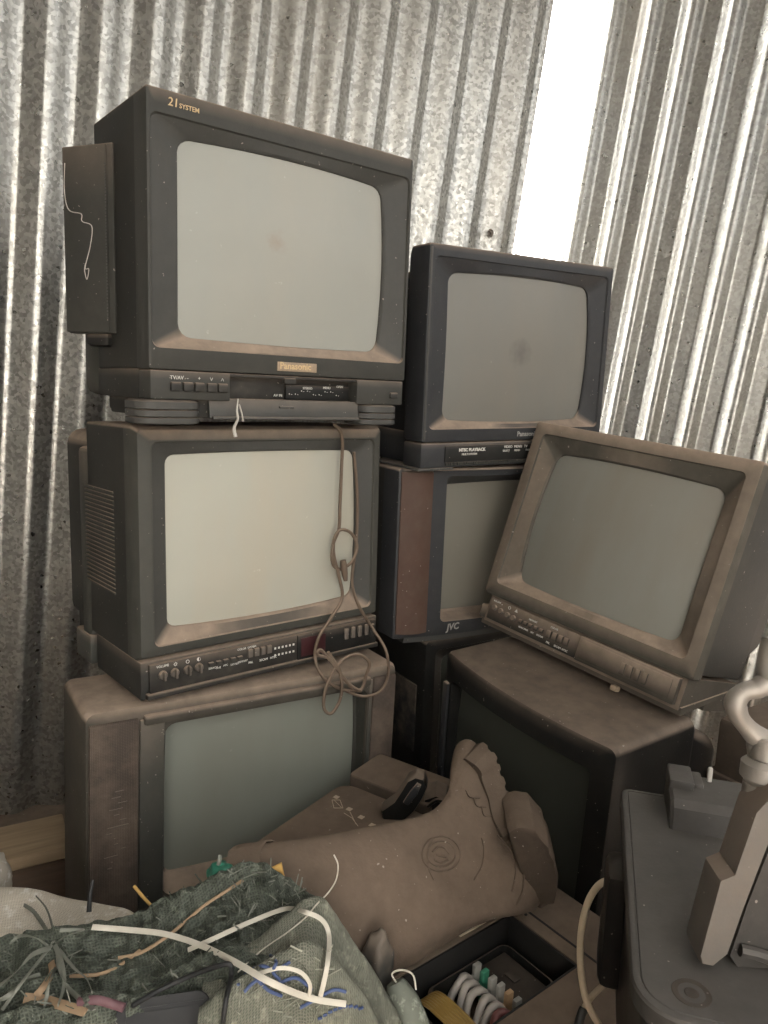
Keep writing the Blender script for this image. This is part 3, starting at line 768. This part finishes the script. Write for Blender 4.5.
# ink box: brown case with an open bay
C0 = Vector((.126, .885, 0)); E1 = (.784, .62)
ib = empty('printer', 'brown printer case with an open ink bay full of milky tubes, under the boot', 'printer'); ib.matrix_world = frame(C0, E1)
X1, Y1, ZT = .26, .145, .20
bm = bmesh.new()
for b in ((-.10, 0, -.11, .18, -.12, ZT), (X1, .38, -.11, .18, -.12, ZT), (-.002, X1 + .002, -.11, 0, -.12, ZT), (-.002, X1 + .002, Y1, .18, -.12, ZT)): add_box(bm, *b, .003)
build('case', bm, M['printer'], ib)
bm = bmesh.new()
for b in ((0, X1, 0, Y1, .05, .09), (0, .004, 0, Y1, .08, .198), (X1 - .004, X1, 0, Y1, .08, .198), (0, X1, 0, .004, .08, .198), (0, X1, Y1 - .004, Y1, .08, .198)): add_box(bm, *b, .001)
build('bay', bm, M['slot'], ib)
bm = bmesh.new(); L0 = rr(.055, .235, .015, .130, .016)
loft(bm, [[(x, y, .09) for x, y in L0], [(x, y, .165) for x, y in L0], [(x, y, .168) for x, y in rr(.060, .230, .020, .125, .013)], [(x, y, .12) for x, y in rr(.062, .228, .022, .123, .012)], [(x, y, .118) for x, y in rr(.075, .22, .03, .115, .01)]], False, True)
cr = build('carriage', bm, M['blk'], ib, angle=30)
bm = bmesh.new(); add_box(bm, .165, .224, .026, .120, .118, .160, .003); add_box(bm, .185, .200, .062, .084, .158, .163, .001); build('carriage_cover', bm, M['lidside'], cr)
cols = ['fit', 'fitg', 'fit', 'fit', 'fitt', 'fit']
for i in range(6):
    y = .114 - i * .0172
    bm = bmesh.new(); add_box(bm, .146, .160, y - .0042, y + .0042, .118, .176, .0015); add_box(bm, .138, .150, y - .003, y + .003, .135, .158, .001)
    build('ink_fitting', bm, M[cols[i]], cr)
    bm = bmesh.new(); add_tube(bm, [(.142, y, .150), (.128, y + .002, .164), (.110, y + .003 * (i % 3 - 1), .163 + .004 * (i % 2)), (.092, y - .006 - .004 * (i % 2), .150), (.080, y - .02, .146 - .006 * (i % 3)), (.070, y - .045, .130)], .0062, 10)
    build('ink_tube', bm, M['ink' if i in (5,) else 'clear'], cr, angle=60)
bm = bmesh.new()
for i in range(8):
    x = .026 + i * .0048
    add_tube(bm, [(x, .128, .150), (x + .002, .105, .178), (x + .004, .06, .182), (x + .010, .02, .172), (x + .03, -.002, .150)], .0026, 6)
build('ribbon_tubing', bm, M['ribbon'], ib, angle=60)
bm = bmesh.new(); add_box(bm, .150, .262, Y1 + .006, Y1 + .026, ZT - .001, ZT + .0015, .0005); build('paper_label', bm, M['label'], ib)
bm = bmesh.new(); add_box(bm, .285, .289, -.10, .17, ZT - .002, ZT + .0006, 0); add_cyl(bm, (.278, Y1 - .02, ZT - .0005), (0, 0, 1), .003, .0012, 10); build('seam', bm, M['slot'], ib)
bm = bmesh.new(); add_box(bm, .30, .37, .145, .160, ZT - .01, ZT + .04, .004); add_box(bm, .31, .34, .12, .15, ZT - .01, ZT + .022, .004); build('hinge_rib', bm, M['printer'], ib)

# boot: cross-sections between its shin-and-instep line and its calf-heel-sole line
DY = -.06
ST = [((230, 853, .985), (345, 1004, .955), .055), ((236, 852, .99), (350, 1000, .96), .060), ((248, 850, .995), (358, 994, .97), .058), ((262, 848, 1.0), (366, 989, .98), .056), ((310, 842, 1.04), (396, 971, 1.02), .060), ((365, 833, 1.09), (440, 941, 1.08), .060), ((398, 827, 1.13), (478, 917, 1.12), .056), ((418, 821, 1.17), (512, 909, 1.17), .052),
      ((432, 813, 1.20), (541, 907, 1.20), .050), ((440, 804, 1.22), (549, 884, 1.215), .050), ((445, 796, 1.235), (538, 858, 1.23), .050), ((448, 789, 1.25), (516, 834, 1.245), .048), ((449, 781, 1.26), (506, 818, 1.26), .050), ((449, 773, 1.275), (501, 800, 1.275), .052), ((450, 765, 1.285), (496, 784, 1.285), .053), ((451, 758, 1.295), (490, 770, 1.295), .050), ((455, 751, 1.30), (484, 759, 1.30), .042), ((463, 746, 1.305), (478, 750, 1.305), .026), ((468, 745, 1.307), (473, 746, 1.307), .010)]
loops = []; NS = 28
for (a, b, t) in ST:
    A, B = at(a[0], a[1], a[2] + DY), at(b[0], b[1], b[2] + DY)
    c = (A + B) / 2; h = (A - B) / 2; nv = Vector((0, 1, .25)).normalized(); nv = (nv - h.normalized() * nv.dot(h.normalized())).normalized()
    L = []
    for k in range(NS):
        a_ = 2 * math.pi * k / NS
        ca, sa = math.cos(a_), math.sin(a_)
        p = c + h * (math.copysign(abs(ca) ** .85, ca)) + nv * t * (math.copysign(abs(sa) ** .85, sa))
        w = pnoise(p * 14) * .0045 + abs(pnoise(p * 30 + Vector((3, 0, 0)))) * -.004 + pnoise(p * 60) * .0012
        L.append(p + (p - c).normalized() * w)
    loops.append(L)
boot = empty('rubber_boot', 'brown dusty rubber boot lying on its side in front of the televisions', 'boot', (.15, 1.1, .2))
Mi = Matrix.Translation((-.15, -1.1, -.2))
def blocal(bm):
    for v in bm.verts: v.co = Mi @ v.co
    return bm
bm = bmesh.new()
cin = [[p + (sum(L, Vector()) / NS - p) * .06 for p in L] for L in loops[:5]]
loft(bm, list(reversed(cin)) + loops, False, True)
ob = build('upper', blocal(bm), M['rubber'], boot, angle=60)
ss = ob.modifiers.new('smooth', 'SUBSURF'); ss.levels = 1; ss.render_levels = 1
# rim band at the mouth of the shaft
def sec(i, g): 
    c = sum(loops[i], Vector()) / NS; return [c + (p - c) * g for p in loops[i]]
bm = bmesh.new(); loft(bm, [sec(0, 1.0), sec(0, 1.025), sec(1, 1.028), sec(2, 1.028), sec(3, 1.025), sec(3, 1.0)]); build('rim_band', blocal(bm), M['rubber'], boot, angle=60)
# sole: welt and lugs down the sole edge, from toe to heel
SOLE = [(474, 747, 1.305), (481, 757, 1.30), (486, 769, 1.295), (491, 784, 1.285), (496, 800, 1.275), (501, 817, 1.26), (509, 833, 1.245)]
HEEL = [(498, 828, 1.25), (517, 828, 1.245), (532, 833, 1.24), (541, 848, 1.23), (546, 868, 1.22), (548, 886, 1.21), (545, 903, 1.20)]
def sole_piece(line, half, depth, n, lug):
    pts = [at(x, y, Y + DY) for x, y, Y in line]; P = catmull(pts, n)
    inn = at(455, 830, 1.21 + DY)
    bm = bmesh.new(); Ls = []; nv = Vector((0, 1, .25)).normalized()
    for i, p in enumerate(P):
        out = (p - inn); tng = (P[min(i + 1, len(P) - 1)] - P[max(i - 1, 0)]).normalized()
        out = (out - tng * out.dot(tng)).normalized(); w = tng.cross(out).normalized()
        if w.dot(nv) < 0: w = -w
        ph = (i % lug) / (lug - 1); e = depth * (.55 + .45 * (1 if .15 < ph < .8 else 0))
        hw = half * (1 - .5 * max(0, (i / (len(P) - 1) < .12) * (1 - i / (len(P) - 1) / .12)))
        Ls.append([p + w * hw - out * .035, p + w * hw + out * e * .8, p + w * hw * .8 + out * e, p - w * hw * .8 + out * e, p - w * hw + out * e * .8, p - w * hw - out * .035])
    loft(bm, Ls, True, True); return bm
build('sole', blocal(sole_piece(SOLE, .027, .013, 8, 7)), M['rubberd'], boot, angle=20)
HP = [(508, 833), (514, 828.5), (521, 827), (535, 829), (545, 841), (550, 846), (551, 853), (556, 862), (556, 868), (559.5, 880), (558, 893), (555, 907), (542, 909), (524, 885), (514, 858)]
f_ = [at(x, y, 1.122) for x, y in HP]; hc = sum(f_, Vector()) / len(f_); dv = Vector((0, 1, .25)).normalized() * .085
bm = bmesh.new(); loft(bm, [[p + (hc - p) * g + dv * t for p in f_] for g, t in ((.14, 0), (.05, .03), (0, .14), (0, .86), (.05, .97), (.14, 1))], True, True)
build('heel', blocal(bm), M['rubberd'], boot, angle=35)
bt = BVHTree.FromPolygons([v for L in loops for v in L], [(i * NS + k, i * NS + (k + 1) % NS, (i + 1) * NS + (k + 1) % NS, (i + 1) * NS + k) for i in range(len(loops) - 1) for k in range(NS)])
def on_tree(tree, px, py, lift=.001, fall=.9):
    d = ray(px, py).normalized(); h = tree.ray_cast(EYE, d)
    return (h[0] - d * lift) if h[0] is not None else EYE + d * fall
def relief(bm, L, r=.0012, closed=False):
    add_tube(bm, [on_tree(bt, x, y, .0006) for x, y in L], r, 6, 4)
bm = bmesh.new()
for r_ in (19, 14): relief(bm, [(441 + r_ * math.cos(a * math.pi / 9), 854 + r_ * .92 * math.sin(a * math.pi / 9)) for a in range(19)], .0015)
relief(bm, [(432, 852), (438, 847), (444, 848), (449, 854)], .002); relief(bm, [(434, 860), (441, 863), (448, 860)], .002); relief(bm, [(436, 855), (446, 857)], .002)
build('round_emblem', blocal(bm), M['rubber'], boot, angle=60)
bm = bmesh.new(); relief(bm, [(482, 838), (484, 850), (482, 866), (474, 880)]); relief(bm, [(433, 838), (428, 850), (428, 866), (434, 880)])
relief(bm, [(516, 846), (523, 866), (523, 890), (516, 905)], .002); relief(bm, [(497, 835), (510, 850), (516, 870), (512, 892)], .0016)
for k in range(3): relief(bm, [(466 + 8 * k, 790 + 8 * k), (470 + 7 * k, 797 + 9 * k), (480 + 6 * k, 798 + 9 * k)], .0016)
build('creases', blocal(bm), M['rubber'], boot, angle=60)

# ------------------------------------------------------------------ sacks and scraps in front
def quilt(name, rows, mat, nu, nv, amp=.008, seed=0, drop=None, fuzz=0.0, parent=None):
    """cloth surface through rows of points, rumpled; its last rows go down behind and in front"""
    R_ = [[at(*p) for p in r] for r in rows]
    if drop:
        back = [p + Vector((.0, drop[0], -drop[1])) for p in R_[0]]; back2 = [Vector((p.x, p.y + drop[0] * 1.2, -.10)) for p in R_[0]]
        front = [Vector((p.x, p.y - .05, -.10)) for p in R_[-1]]
        R_ = [back2, back] + R_ + [front]
    cols_ = [catmull(r, nu) for r in R_]
    n = len(cols_[0]); grid = list(zip(*[catmull([c[i] for c in cols_], nv) for i in range(n)]))
    bm = bmesh.new(); uv = bm.loops.layers.uv.new('UVMap'); V = []; UVC = {}
    for j, row in enumerate(grid):
        vr = []
        for i, p in enumerate(row):
            q = p * 1.0 + Vector((seed, seed * 2, 0))
            d = pnoise(q * 9) * 1.0 + abs(pnoise(q * 17 + Vector((5, 0, 0)))) * -1.1 + pnoise(q * 38) * .35 + pnoise(q * 90) * fuzz
            v = bm.verts.new(p + Vector((0, -.55, .83)) * amp * d); vr.append(v)
            UVC[v] = (sum((grid[j][k] - grid[j][k - 1]).length for k in range(1, i + 1)) if j % 4 == 0 or True else 0, sum((grid[k][i] - grid[k - 1][i]).length for k in range(1, j + 1)))
        V.append(vr)
    for a, b in zip(V, V[1:]):
        for i in range(n - 1):
            f = bm.faces.new((a[i], a[i + 1], b[i + 1], b[i]))
            for lp in f.loops: lp[uv].uv = UVC[lp.vert]
    tree = BVHTree.FromBMesh(bm)
    return build(name, bm, mat, parent, angle=80), tree
A_rows = [[(-40, 958, .80), (30, 936, .82), (90, 926, .84), (140, 912, .86), (190, 888, .88), (226, 870, .885), (258, 863, .89), (285, 880, .88), (318, 905, .87)],
          [(-40, 985, .76), (30, 965, .77), (90, 955, .79), (140, 946, .81), (190, 920, .835), (228, 902, .85), (258, 896, .86), (290, 912, .85), (325, 930, .84)],
          [(-40, 1020, .72), (30, 1000, .73), (90, 985, .74), (140, 985, .75), (190, 955, .79), (228, 938, .80), (258, 945, .79), (290, 955, .80), (330, 965, .82)],
          [(-40, 1080, .67), (30, 1060, .68), (90, 1050, .69), (140, 1040, .70), (190, 1020, .72), (228, 1010, .73), (258, 1010, .74), (290, 1010, .76), (335, 1010, .79)]]
sa, ta = quilt('woven_sack', A_rows, M['sackg'], 18, 22, .022, 1.3, (.03, .18), .5)
tag(sa, 'dark green woven sack heaped at the bottom left, peaked in front of the boot', 'sack')
B_rows = [[(205, 985, .755), (245, 948, .79), (285, 916, .815), (316, 897, .84), (334, 912, .84), (355, 945, .835), (378, 978, .825), (404, 1026, .81)],
          [(200, 1008, .715), (240, 980, .745), (275, 955, .77), (305, 938, .79), (327, 950, .795), (347, 972, .795), (368, 1000, .785), (392, 1045, .775)],
          [(196, 1060, .67), (236, 1030, .69), (272, 1008, .71), (303, 992, .73), (325, 1000, .74), (345, 1018, .74), (364, 1040, .735), (384, 1075, .735)]]
sb, tb = quilt('woven_sack', B_rows, M['sacko'], 16, 20, .012, 4.1, (.02, .16), .3)
tag(sb, 'pale olive woven sack with blue stitching, bottom edge below the boot shaft', 'sack')
W_rows = [[(-60, 880, 1.0), (0, 887, 1.0), (30, 888, 1.0), (62, 896, 1.0), (100, 904, 1.0), (128, 911, .99), (142, 920, .98)],
          [(-60, 930, .93), (0, 930, .93), (30, 932, .93), (62, 936, .93), (100, 940, .93), (128, 944, .93), (150, 950, .92)],
          [(-60, 990, .88), (0, 990, .88), (30, 990, .88), (62, 990, .88), (100, 990, .88), (128, 990, .88), (150, 990, .88)]]
sw, tw = quilt('white_sack', W_rows, M['sackw'], 10, 12, .008, 7.7, (.08, .2), .05)
tag(sw, 'off-white sack behind the green one at the left edge', 'sack')
def lump(name, c, r, mat, seed, sq=(1, 1, 1)):
    bm = bmesh.new(); bmesh.ops.create_icosphere(bm, subdivisions=4, radius=1)
    for v in bm.verts:
        n_ = v.co.normalized(); d = 1 + .25 * pnoise(n_ * 1.6 + Vector((seed, 0, 0))) + .12 * abs(pnoise(n_ * 5 + Vector((0, seed, 0))))
        v.co = Vector((n_.x * sq[0], n_.y * sq[1], n_.z * sq[2])) * r * d
    o = build(name, bm, mat, angle=80); o.location = c; return o
tag(lump('white_bundle', at(-16, 884, 1.10), .042, M['sackw'], 3), 'rounded off-white bundle cut by the left edge, behind the white sack', 'bundle')
def gs(px, py, lift=.002):
    """nearest sack surface under a pixel"""
    best = None
    for t in (ta, tb, tw):
        d = ray(px, py).normalized(); h = t.ray_cast(EYE, d)
        if h[0] is not None and (best is None or h[3] < best[1]): best = (h[0] - d * lift, h[3])
    return best[0] if best else at(px, py, .85)
def strip(name, L, w, mat, label, cat, group=None, lift=.003, lifts=None, thick=.0010, twist=.0, n=8):
    P = [gs(x, y, (lifts[i] if lifts else lift)) for i, (x, y) in enumerate(L)]
    o = tube(name, P, 0, mat, flatten=(w, thick), seg=6, n=n, twist=twist); return tag(o, label, cat, group)
strip('strap', [(92, 927), (130, 930), (165, 934), (200, 945), (235, 962), (270, 982), (310, 998), (346, 1004)], .0065, M['strap'], 'flat white strap lying diagonally across the green sack, ending on the olive one', 'strap', lifts=[.008, .016, .018, .020, .022, .020, .014, .010], thick=.0016)
strip('strap', [(188, 950), (215, 938), (250, 922), (285, 909), (305, 912), (322, 920), (329, 935), (328, 960), (324, 982), (320, 998)], .0055, M['strap'], 'white strap arching over the peak fold and hanging down the olive sack', 'strap', lifts=[.010, .018, .022, .022, .020, .018, .018, .016, .014, .008], thick=.0014, twist=.3)
strip('strap', [(258, 974), (280, 968), (300, 972), (310, 985), (306, 998), (290, 990), (262, 980)], .0042, M['strap'], 'short white strap curled in a loop on the olive sack', 'strap', lifts=[.004, .012, .016, .016, .012, .010, .006], thick=.0012)
strip('seam_cord', [(118, 958), (140, 953), (165, 938), (185, 922), (205, 905), (228, 890), (243, 880)], .004, M['tan'], 'tan seam cord running up the green sack to its peak', 'cord', lift=.003, thick=.003)
strip('seam_cord', [(70, 976), (100, 974), (122, 964), (140, 950)], .004, M['tan'], 'tan seam cord in the hollow of the green sack above the black case', 'cord', lift=.003, thick=.003)
strip('twine', [(238, 972), (262, 950), (285, 934), (305, 918), (316, 905), (328, 893), (336, 880), (338, 865), (334, 855)], .0018, M['strap'], 'thin frayed twine rising from the olive sack in front of the boot', 'twine', lifts=[.003, .003, .003, .003, .003, .0, .0, .0, .0], thick=.002)
P = [gs(132, 1006, .006), gs(160, 990, .006), gs(190, 976, .012), gs(218, 966, .018), gs(230, 965, .02), gs(231, 978, .02), gs(226, 1000, .016), gs(222, 1030, .01)]
tag(tube('wire', P, .0028, M['blackrub']), 'black wire bent over the green sack beside the black case', 'wire')
for i, L in enumerate(([(238, 985), (248, 972), (262, 966), (275, 970), (290, 962)], [(244, 992), (258, 980), (275, 984), (296, 978), (312, 990)], [(270, 955), (276, 962), (273, 972), (280, 980)], [(300, 1008), (318, 998), (334, 990), (346, 992)], [(246, 968), (256, 978), (268, 990), (282, 996)])):
    strip('blue_thread', L, .0035, M['blue'], 'frayed blue thread tangled on the olive sack', 'thread', 'blue threads', lift=.004 + .002 * (i % 3), thick=.002)
bm = bmesh.new()
for k in range(9):
    t = k / 9; a = (318 + 46 * t, 1019 - 12 * math.sin(t * 2.4)); b = (a[0] + 4, a[1] - 1.4)
    add_tube(bm, [gs(*a, .002), gs(*b, .0025)], .0016, 5, 0)
build('stitching', bm, M['blue'], sb, smooth=False)
for i, L in enumerate(([(52, 945), (38, 962), (20, 985), (2, 1010)], [(52, 943), (45, 928), (34, 912), (24, 905)], [(54, 942), (52, 925), (46, 908), (36, 896)], [(55, 945), (62, 965), (64, 985), (58, 1005)], [(58, 948), (74, 968), (86, 978), (92, 992)], [(50, 948), (32, 955), (16, 972), (-6, 990)], [(56, 944), (66, 936), (84, 930), (60, 930)], [(58, 950), (60, 972), (70, 990), (94, 1010)], [(48, 946), (36, 938), (20, 936), (10, 944)], [(40, 975), (24, 980), (8, 996), (-10, 1004)], [(60, 960), (50, 980), (46, 1000), (40, 1030)])):
    strip('plastic_strip', L, .0055 if i % 2 else .004, M['strapg'], 'frayed grey-green plastic strip in the tuft on the green sack', 'strip', 'plastic strips', lifts=[.006, .014 + .004 * (i % 3), .02, .014], thick=.0012, twist=i * .6)
strip('dry_leaf', [(36, 996), (44, 986), (52, 972), (51, 962)], .008, M['tan'], 'pale tan dry leaf standing among the plastic strips', 'leaf', lift=.008, thick=.0015)
strip('dry_leaf', [(24, 998), (44, 1000), (62, 1005), (86, 1012)], .010, M['tan'], 'orange-tan dry leaf lying left of the black case', 'leaf', lift=.007, thick=.002, twist=.5)
strip('purple_scrap', [(78, 1002), (96, 1000), (112, 1004), (124, 1008)], .009, M['purple'], 'dark purple scrap peeping out above the black case', 'scrap', lift=.004, thick=.006)
tag(tube('stick', [at(89, 912, .90), at(90, 896, .91), at(93, 880, .92)], lambda t: .0034 - .0012 * t, M['blackrub']), 'thin black stick upright in front of the lower left television', 'stick')
tag(tube('straw', [at(155, 910, .90), at(144, 898, .91), at(134, 886, .92)], .0022, M['yellow']), 'yellow straw poking up from the green sack', 'straw')
o = lump('green_knot', at(221, 872, .90), .017, M['green'], 2, (1, .8, .75)); tag(o, 'bright green plastic knot on the peak of the green sack', 'knot')
bm = bmesh.new(); add_tube(bm, [at(216, 870, .90), at(219, 862, .90), at(220, 855, .905)], .003, 5); g_ = build('knot_tail', bm, M['strapg']); g_.parent = o; g_.matrix_parent_inverse = Matrix.Translation(-o.location)
bm = bmesh.new(); extrude_px(bm, [(265, 872), (281, 864), (284, 878), (272, 880)], .885, .004); tag(build('yellow_tag', bm, M['yellow']), 'small yellow paper tag behind the peak of the green sack', 'tag')
# black plastic case at the lower edge
m = Matrix.Translation(gs(165, 1040, .012)) @ Matrix.Rotation(R(12), 4, 'Z') @ Matrix.Rotation(R(38), 4, 'X') @ Matrix.Rotation(R(-6), 4, 'Y')
bk = empty('plastic_case', 'black plastic case lying on the green sack at the bottom edge', 'case'); bk.matrix_world = m
bm = bmesh.new(); prism(bm, rr(-.052, .048, -.05, .040, .014), -.008, .012, .004); build('shell', bm, M['case'], bk, angle=30)
bm = bmesh.new(); prism(bm, rr(-.040, .040, -.045, .026, .006), .0115, .0135, .001); add_box(bm, -.03, .042, .030, .0315, .0115, .0128, 0); build('raised_panel', bm, M['case'], bk, angle=30)
# dark bag and pale roll in front of the ink bay
o = lump('plastic_bag', at(377, 965, .915), .040, M['bagd'], 11, (.55, .6, 1.25))
tag(o, 'crumpled dark plastic bag wedged between the olive sack and the ink bay', 'bag')
bm = bmesh.new(); add_tube(bm, [at(395, 982, .88), at(402, 1000, .87), at(414, 1030, .855), at(424, 1060, .84)], lambda t: .012 + .010 * min(1, t * 2.5), 14, 6)
tag(build('fabric_roll', bm, M['sackp']), 'pale green roll of woven fabric beside the ink bay', 'roll')
tag(tube('twine', [at(398, 985, .875), at(392, 974, .88), at(402, 970, .88), at(413, 975, .875), at(416, 990, .865)], .0013, M['strap']), 'thin white twine looped over the pale green roll', 'twine')

# ------------------------------------------------------------------ grey-black flatbed printer, lower right
LZ = .55
pr = empty('printer', 'grey-black flatbed printer with a rounded flat lid, lower right corner', 'printer')
pr.matrix_world = Matrix.Translation((.236, .585, 0)) @ Matrix.Rotation(R(-15.2), 4, 'Z')
def lid_loop(g, x1=.45, y1=.392, rf=.045, rb=.014):
    out = []
    for (cx, cy, r, a0) in ((0 + rf, 0 + rf, rf, 180), (x1 - rf, 0 + rf, rf, 270), (x1 - rb, y1 - rb, rb, 0), (rb, y1 - rb, rb, 90)):
        for k in range(9):
            a = R(a0 + 90 * k / 8); out.append((cx + (r - g) * math.cos(a), cy + (r - g) * math.sin(a)))
    return out
bm = bmesh.new()
loft(bm, [[(x, y, LZ - .022) for x, y in lid_loop(.004)], [(x, y, LZ - .020) for x, y in lid_loop(0)], [(x, y, LZ - .004) for x, y in lid_loop(0)], [(x, y, LZ - .001) for x, y in lid_loop(.0015)], [(x, y, LZ) for x, y in lid_loop(.004)], [(x, y, LZ) for x, y in lid_loop(.0075)], [(x, y, LZ - .0012) for x, y in lid_loop(.0085)], [(x, y, LZ) for x, y in lid_loop(.0095)]], True, True)
ld = build('lid', bm, M['lid'], pr, angle=25)
bm = bmesh.new(); lathe(bm, [(.012, 0), (.0145, .0004), (.017, .0004), (.0175, 0)], 28, Matrix.Translation((.052, .036, LZ + .0002))); lathe(bm, [(0, .0003), (.006, .0003), (.0065, 0)], 20, Matrix.Translation((.052, .036, LZ + .0002)))
build('round_mark', bm, M['lidside'], ld)
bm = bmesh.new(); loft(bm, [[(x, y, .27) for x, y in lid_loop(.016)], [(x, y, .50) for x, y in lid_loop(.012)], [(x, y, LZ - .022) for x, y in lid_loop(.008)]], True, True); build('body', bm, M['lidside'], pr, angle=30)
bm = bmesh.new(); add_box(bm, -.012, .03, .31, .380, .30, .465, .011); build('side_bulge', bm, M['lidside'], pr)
bm = bmesh.new(); L = []
for x in (.055, .059, .44, .444):
    g = .003 if x in (.055, .444) else 0
    L.append([(x, .305 + g, LZ - .002), (x, .312 + g, LZ + .026 - g), (x, .322, LZ + .034 - g), (x, .385 - g, LZ + .036 - g), (x, .390 - g, LZ + .03), (x, .392 - g, LZ - .002)])
loft(bm, L, True, True); add_box(bm, .055, .085, .345, .392, LZ + .02, LZ + .046, .003); add_box(bm, .085, .098, .355, .392, LZ + .02, LZ + .040, .003)
build('hinge_housing', bm, M['lid'], pr, angle=30)
bm = bmesh.new(); add_box(bm, .104, .110, .375, .381, LZ + .03, LZ + .055, .002); build('hinge_peg', bm, M['thread'], pr)
bm = bmesh.new(); add_box(bm, .09, .44, .03, .36, -.12, .268, .006)
for k in range(4): add_box(bm, .085, .445, .025, .365, -.10 + k * .09, -.04 + k * .09, .003)
cr_ = build('wooden_crate', bm, M['plankd']); cr_.matrix_world = pr.matrix_world
tag(cr_, 'dark crate under the grey-black flatbed printer', 'crate')
tag(tube('cable', [at(628, 878, .985), at(612, 879, .97), (at(598, 886, .955)), at(587, 905, .94), at(581, 935, .925), at(581, 970, .91), at(587, 1002, .895), at(602, 1030, .88)], .0048, M['cream'], seg=10), 'cream cable arching from the side of the flatbed printer', 'cable')
o = tag(tube('cable', [at(606, 983, .94), at(596, 992, .93), at(587, 1003, .92), at(581, 1016, .91)], .0042, M['cream'], seg=10), 'short cream cable end with a black plug at the bottom edge', 'cable')
tube('plug', [at(584, 1008, .915), at(580, 1019, .908), at(576, 1035, .90)], .0062, M['blackrub'], o, seg=10)

# ------------------------------------------------------------------ cast metal part standing on the flatbed printer's lid
def slab(bm, poly, Y0, Y1):
    f = [at(x, y, Y0) for x, y in poly]; b = [p + Vector((.01, 1, .0)).normalized() * (Y1 - Y0) for p in f]
    c = sum(f, Vector()) / len(f)
    loft(bm, [[p + (c - p) * .03 for p in f], [p + (q - p) * .12 for p, q in zip(f, b)], [p + (q - p) * .88 for p, q in zip(f, b)], [q + (c - p) * .03 for p, q in zip(f, b)]], True, True)
mp = empty('metal_part', 'dusty cast metal part with a bare hook, at the right edge on the flatbed lid', 'machine part', at(712, 962, .655))
Ml = Matrix.Translation(-mp.location)
def ml(bm):
    for v in bm.verts: v.co = Ml @ v.co
    return bm
bm = bmesh.new(); slab(bm, [(757, 811), (790, 775), (795, 800), (768, 845), (745, 905), (727, 956), (712, 968), (702, 966), (699.5, 958), (720.5, 881), (735, 875)], .630, .665); build('flat_blade', ml(bm), M['iron'], mp, angle=30)
bm = bmesh.new(); slab(bm, [(747, 904), (768, 850), (800, 800), (815, 990), (770, 980), (738, 970), (729, 957)], .640, .70); add_tube(bm, [at(740, 950, .637), at(760, 955, .636), (at(785, 965, .636))], .006, 8); build('web', ml(bm), M['lid'], mp, angle=30)
bm = bmesh.new(); a0, a1 = at(758, 806, .66), at(766, 750, .665); ax = a1 - a0
add_cyl(bm, a0, ax, .016, ax.length * .45, 20, None, .003); add_cyl(bm, a0 + ax * .42, ax, .020, ax.length * .42, 20, None, .005); add_cyl(bm, a0 + ax * .82, ax, .013, ax.length * .4, 16, None, .002); build('collar', ml(bm), M['alu'], mp, angle=40)
bm = bmesh.new(); add_tube(bm, [at(790, 655, .67), at(772, 678, .67), at(758, 688, .67), at(744, 692, .67), at(735.5, 702, .67), at(739, 716, .67), at(748, 728, .67), at(757, 736, .67), at(772, 742, .67)], lambda t: .0085 + .0035 * math.sin(t * 9) ** 2 * .5, 12)
add_cyl(bm, at(757, 738, .672), Vector((.2, 0, -1)), .010, .03, 14, None, .003); add_tube(bm, [at(775, 640, .68), at(770, 665, .675), at(772, 680, .67)], .012, 10); build('hook', ml(bm), M['alu'], mp, angle=60)

# loose plastic fibres standing off the two sacks, and a roofing screw in the wall
def fibres(par, tree, boxes_, n, mat, seed):
    r_ = random.Random(seed); bm = bmesh.new()
    for _ in range(n):
        x0, y0, x1, y1 = boxes_[r_.randrange(len(boxes_))]
        px, py = r_.uniform(x0, x1), r_.uniform(y0, y1); d = ray(px, py).normalized(); h = tree.ray_cast(EYE, d)
        if h[0] is None: continue
        p = h[0]; a = Vector((r_.gauss(0, 1), r_.gauss(0, .6), r_.gauss(.1, .7))).normalized(); L = r_.uniform(.006, .022); k = h[1] if h[1].dot(d) < 0 else -h[1]
        q = p + a * L * .5 + k * r_.uniform(.003, .010); e = p + a * L + k * r_.uniform(-.003, .012)
        add_tube(bm, [p - k * .002, q, e], r_.uniform(.0005, .0011), 3, 3)
    o = build('loose_fibres', bm, mat, par); o['kind'] = 'stuff'
fibres(sa, ta, [(225, 866, 320, 930), (225, 866, 320, 930), (150, 920, 320, 965), (0, 940, 220, 1020)], 260, M['strapg'], 5)
fibres(sa, ta, [(0, 930, 240, 1020), (150, 880, 280, 940)], 200, M['sackg2'], 6)
fibres(sb, tb, [(230, 950, 330, 1020)], 60, M['strap2'], 7)
d = ray(490, 233); k = WA / (d.y - WB * d.x); p = EYE + d * k; nw = Vector((HA.y, -HA.x, 0))
bm = bmesh.new(); add_cyl(bm, p + nw * .002, nw, .011, .004, 16, .009, .001); add_cyl(bm, p + nw * .004, nw, .0055, .007, 6)
tag(build('roofing_screw', bm, M['iron']), 'roofing screw with a washer in the metal wall beside the bright gap', 'screw')
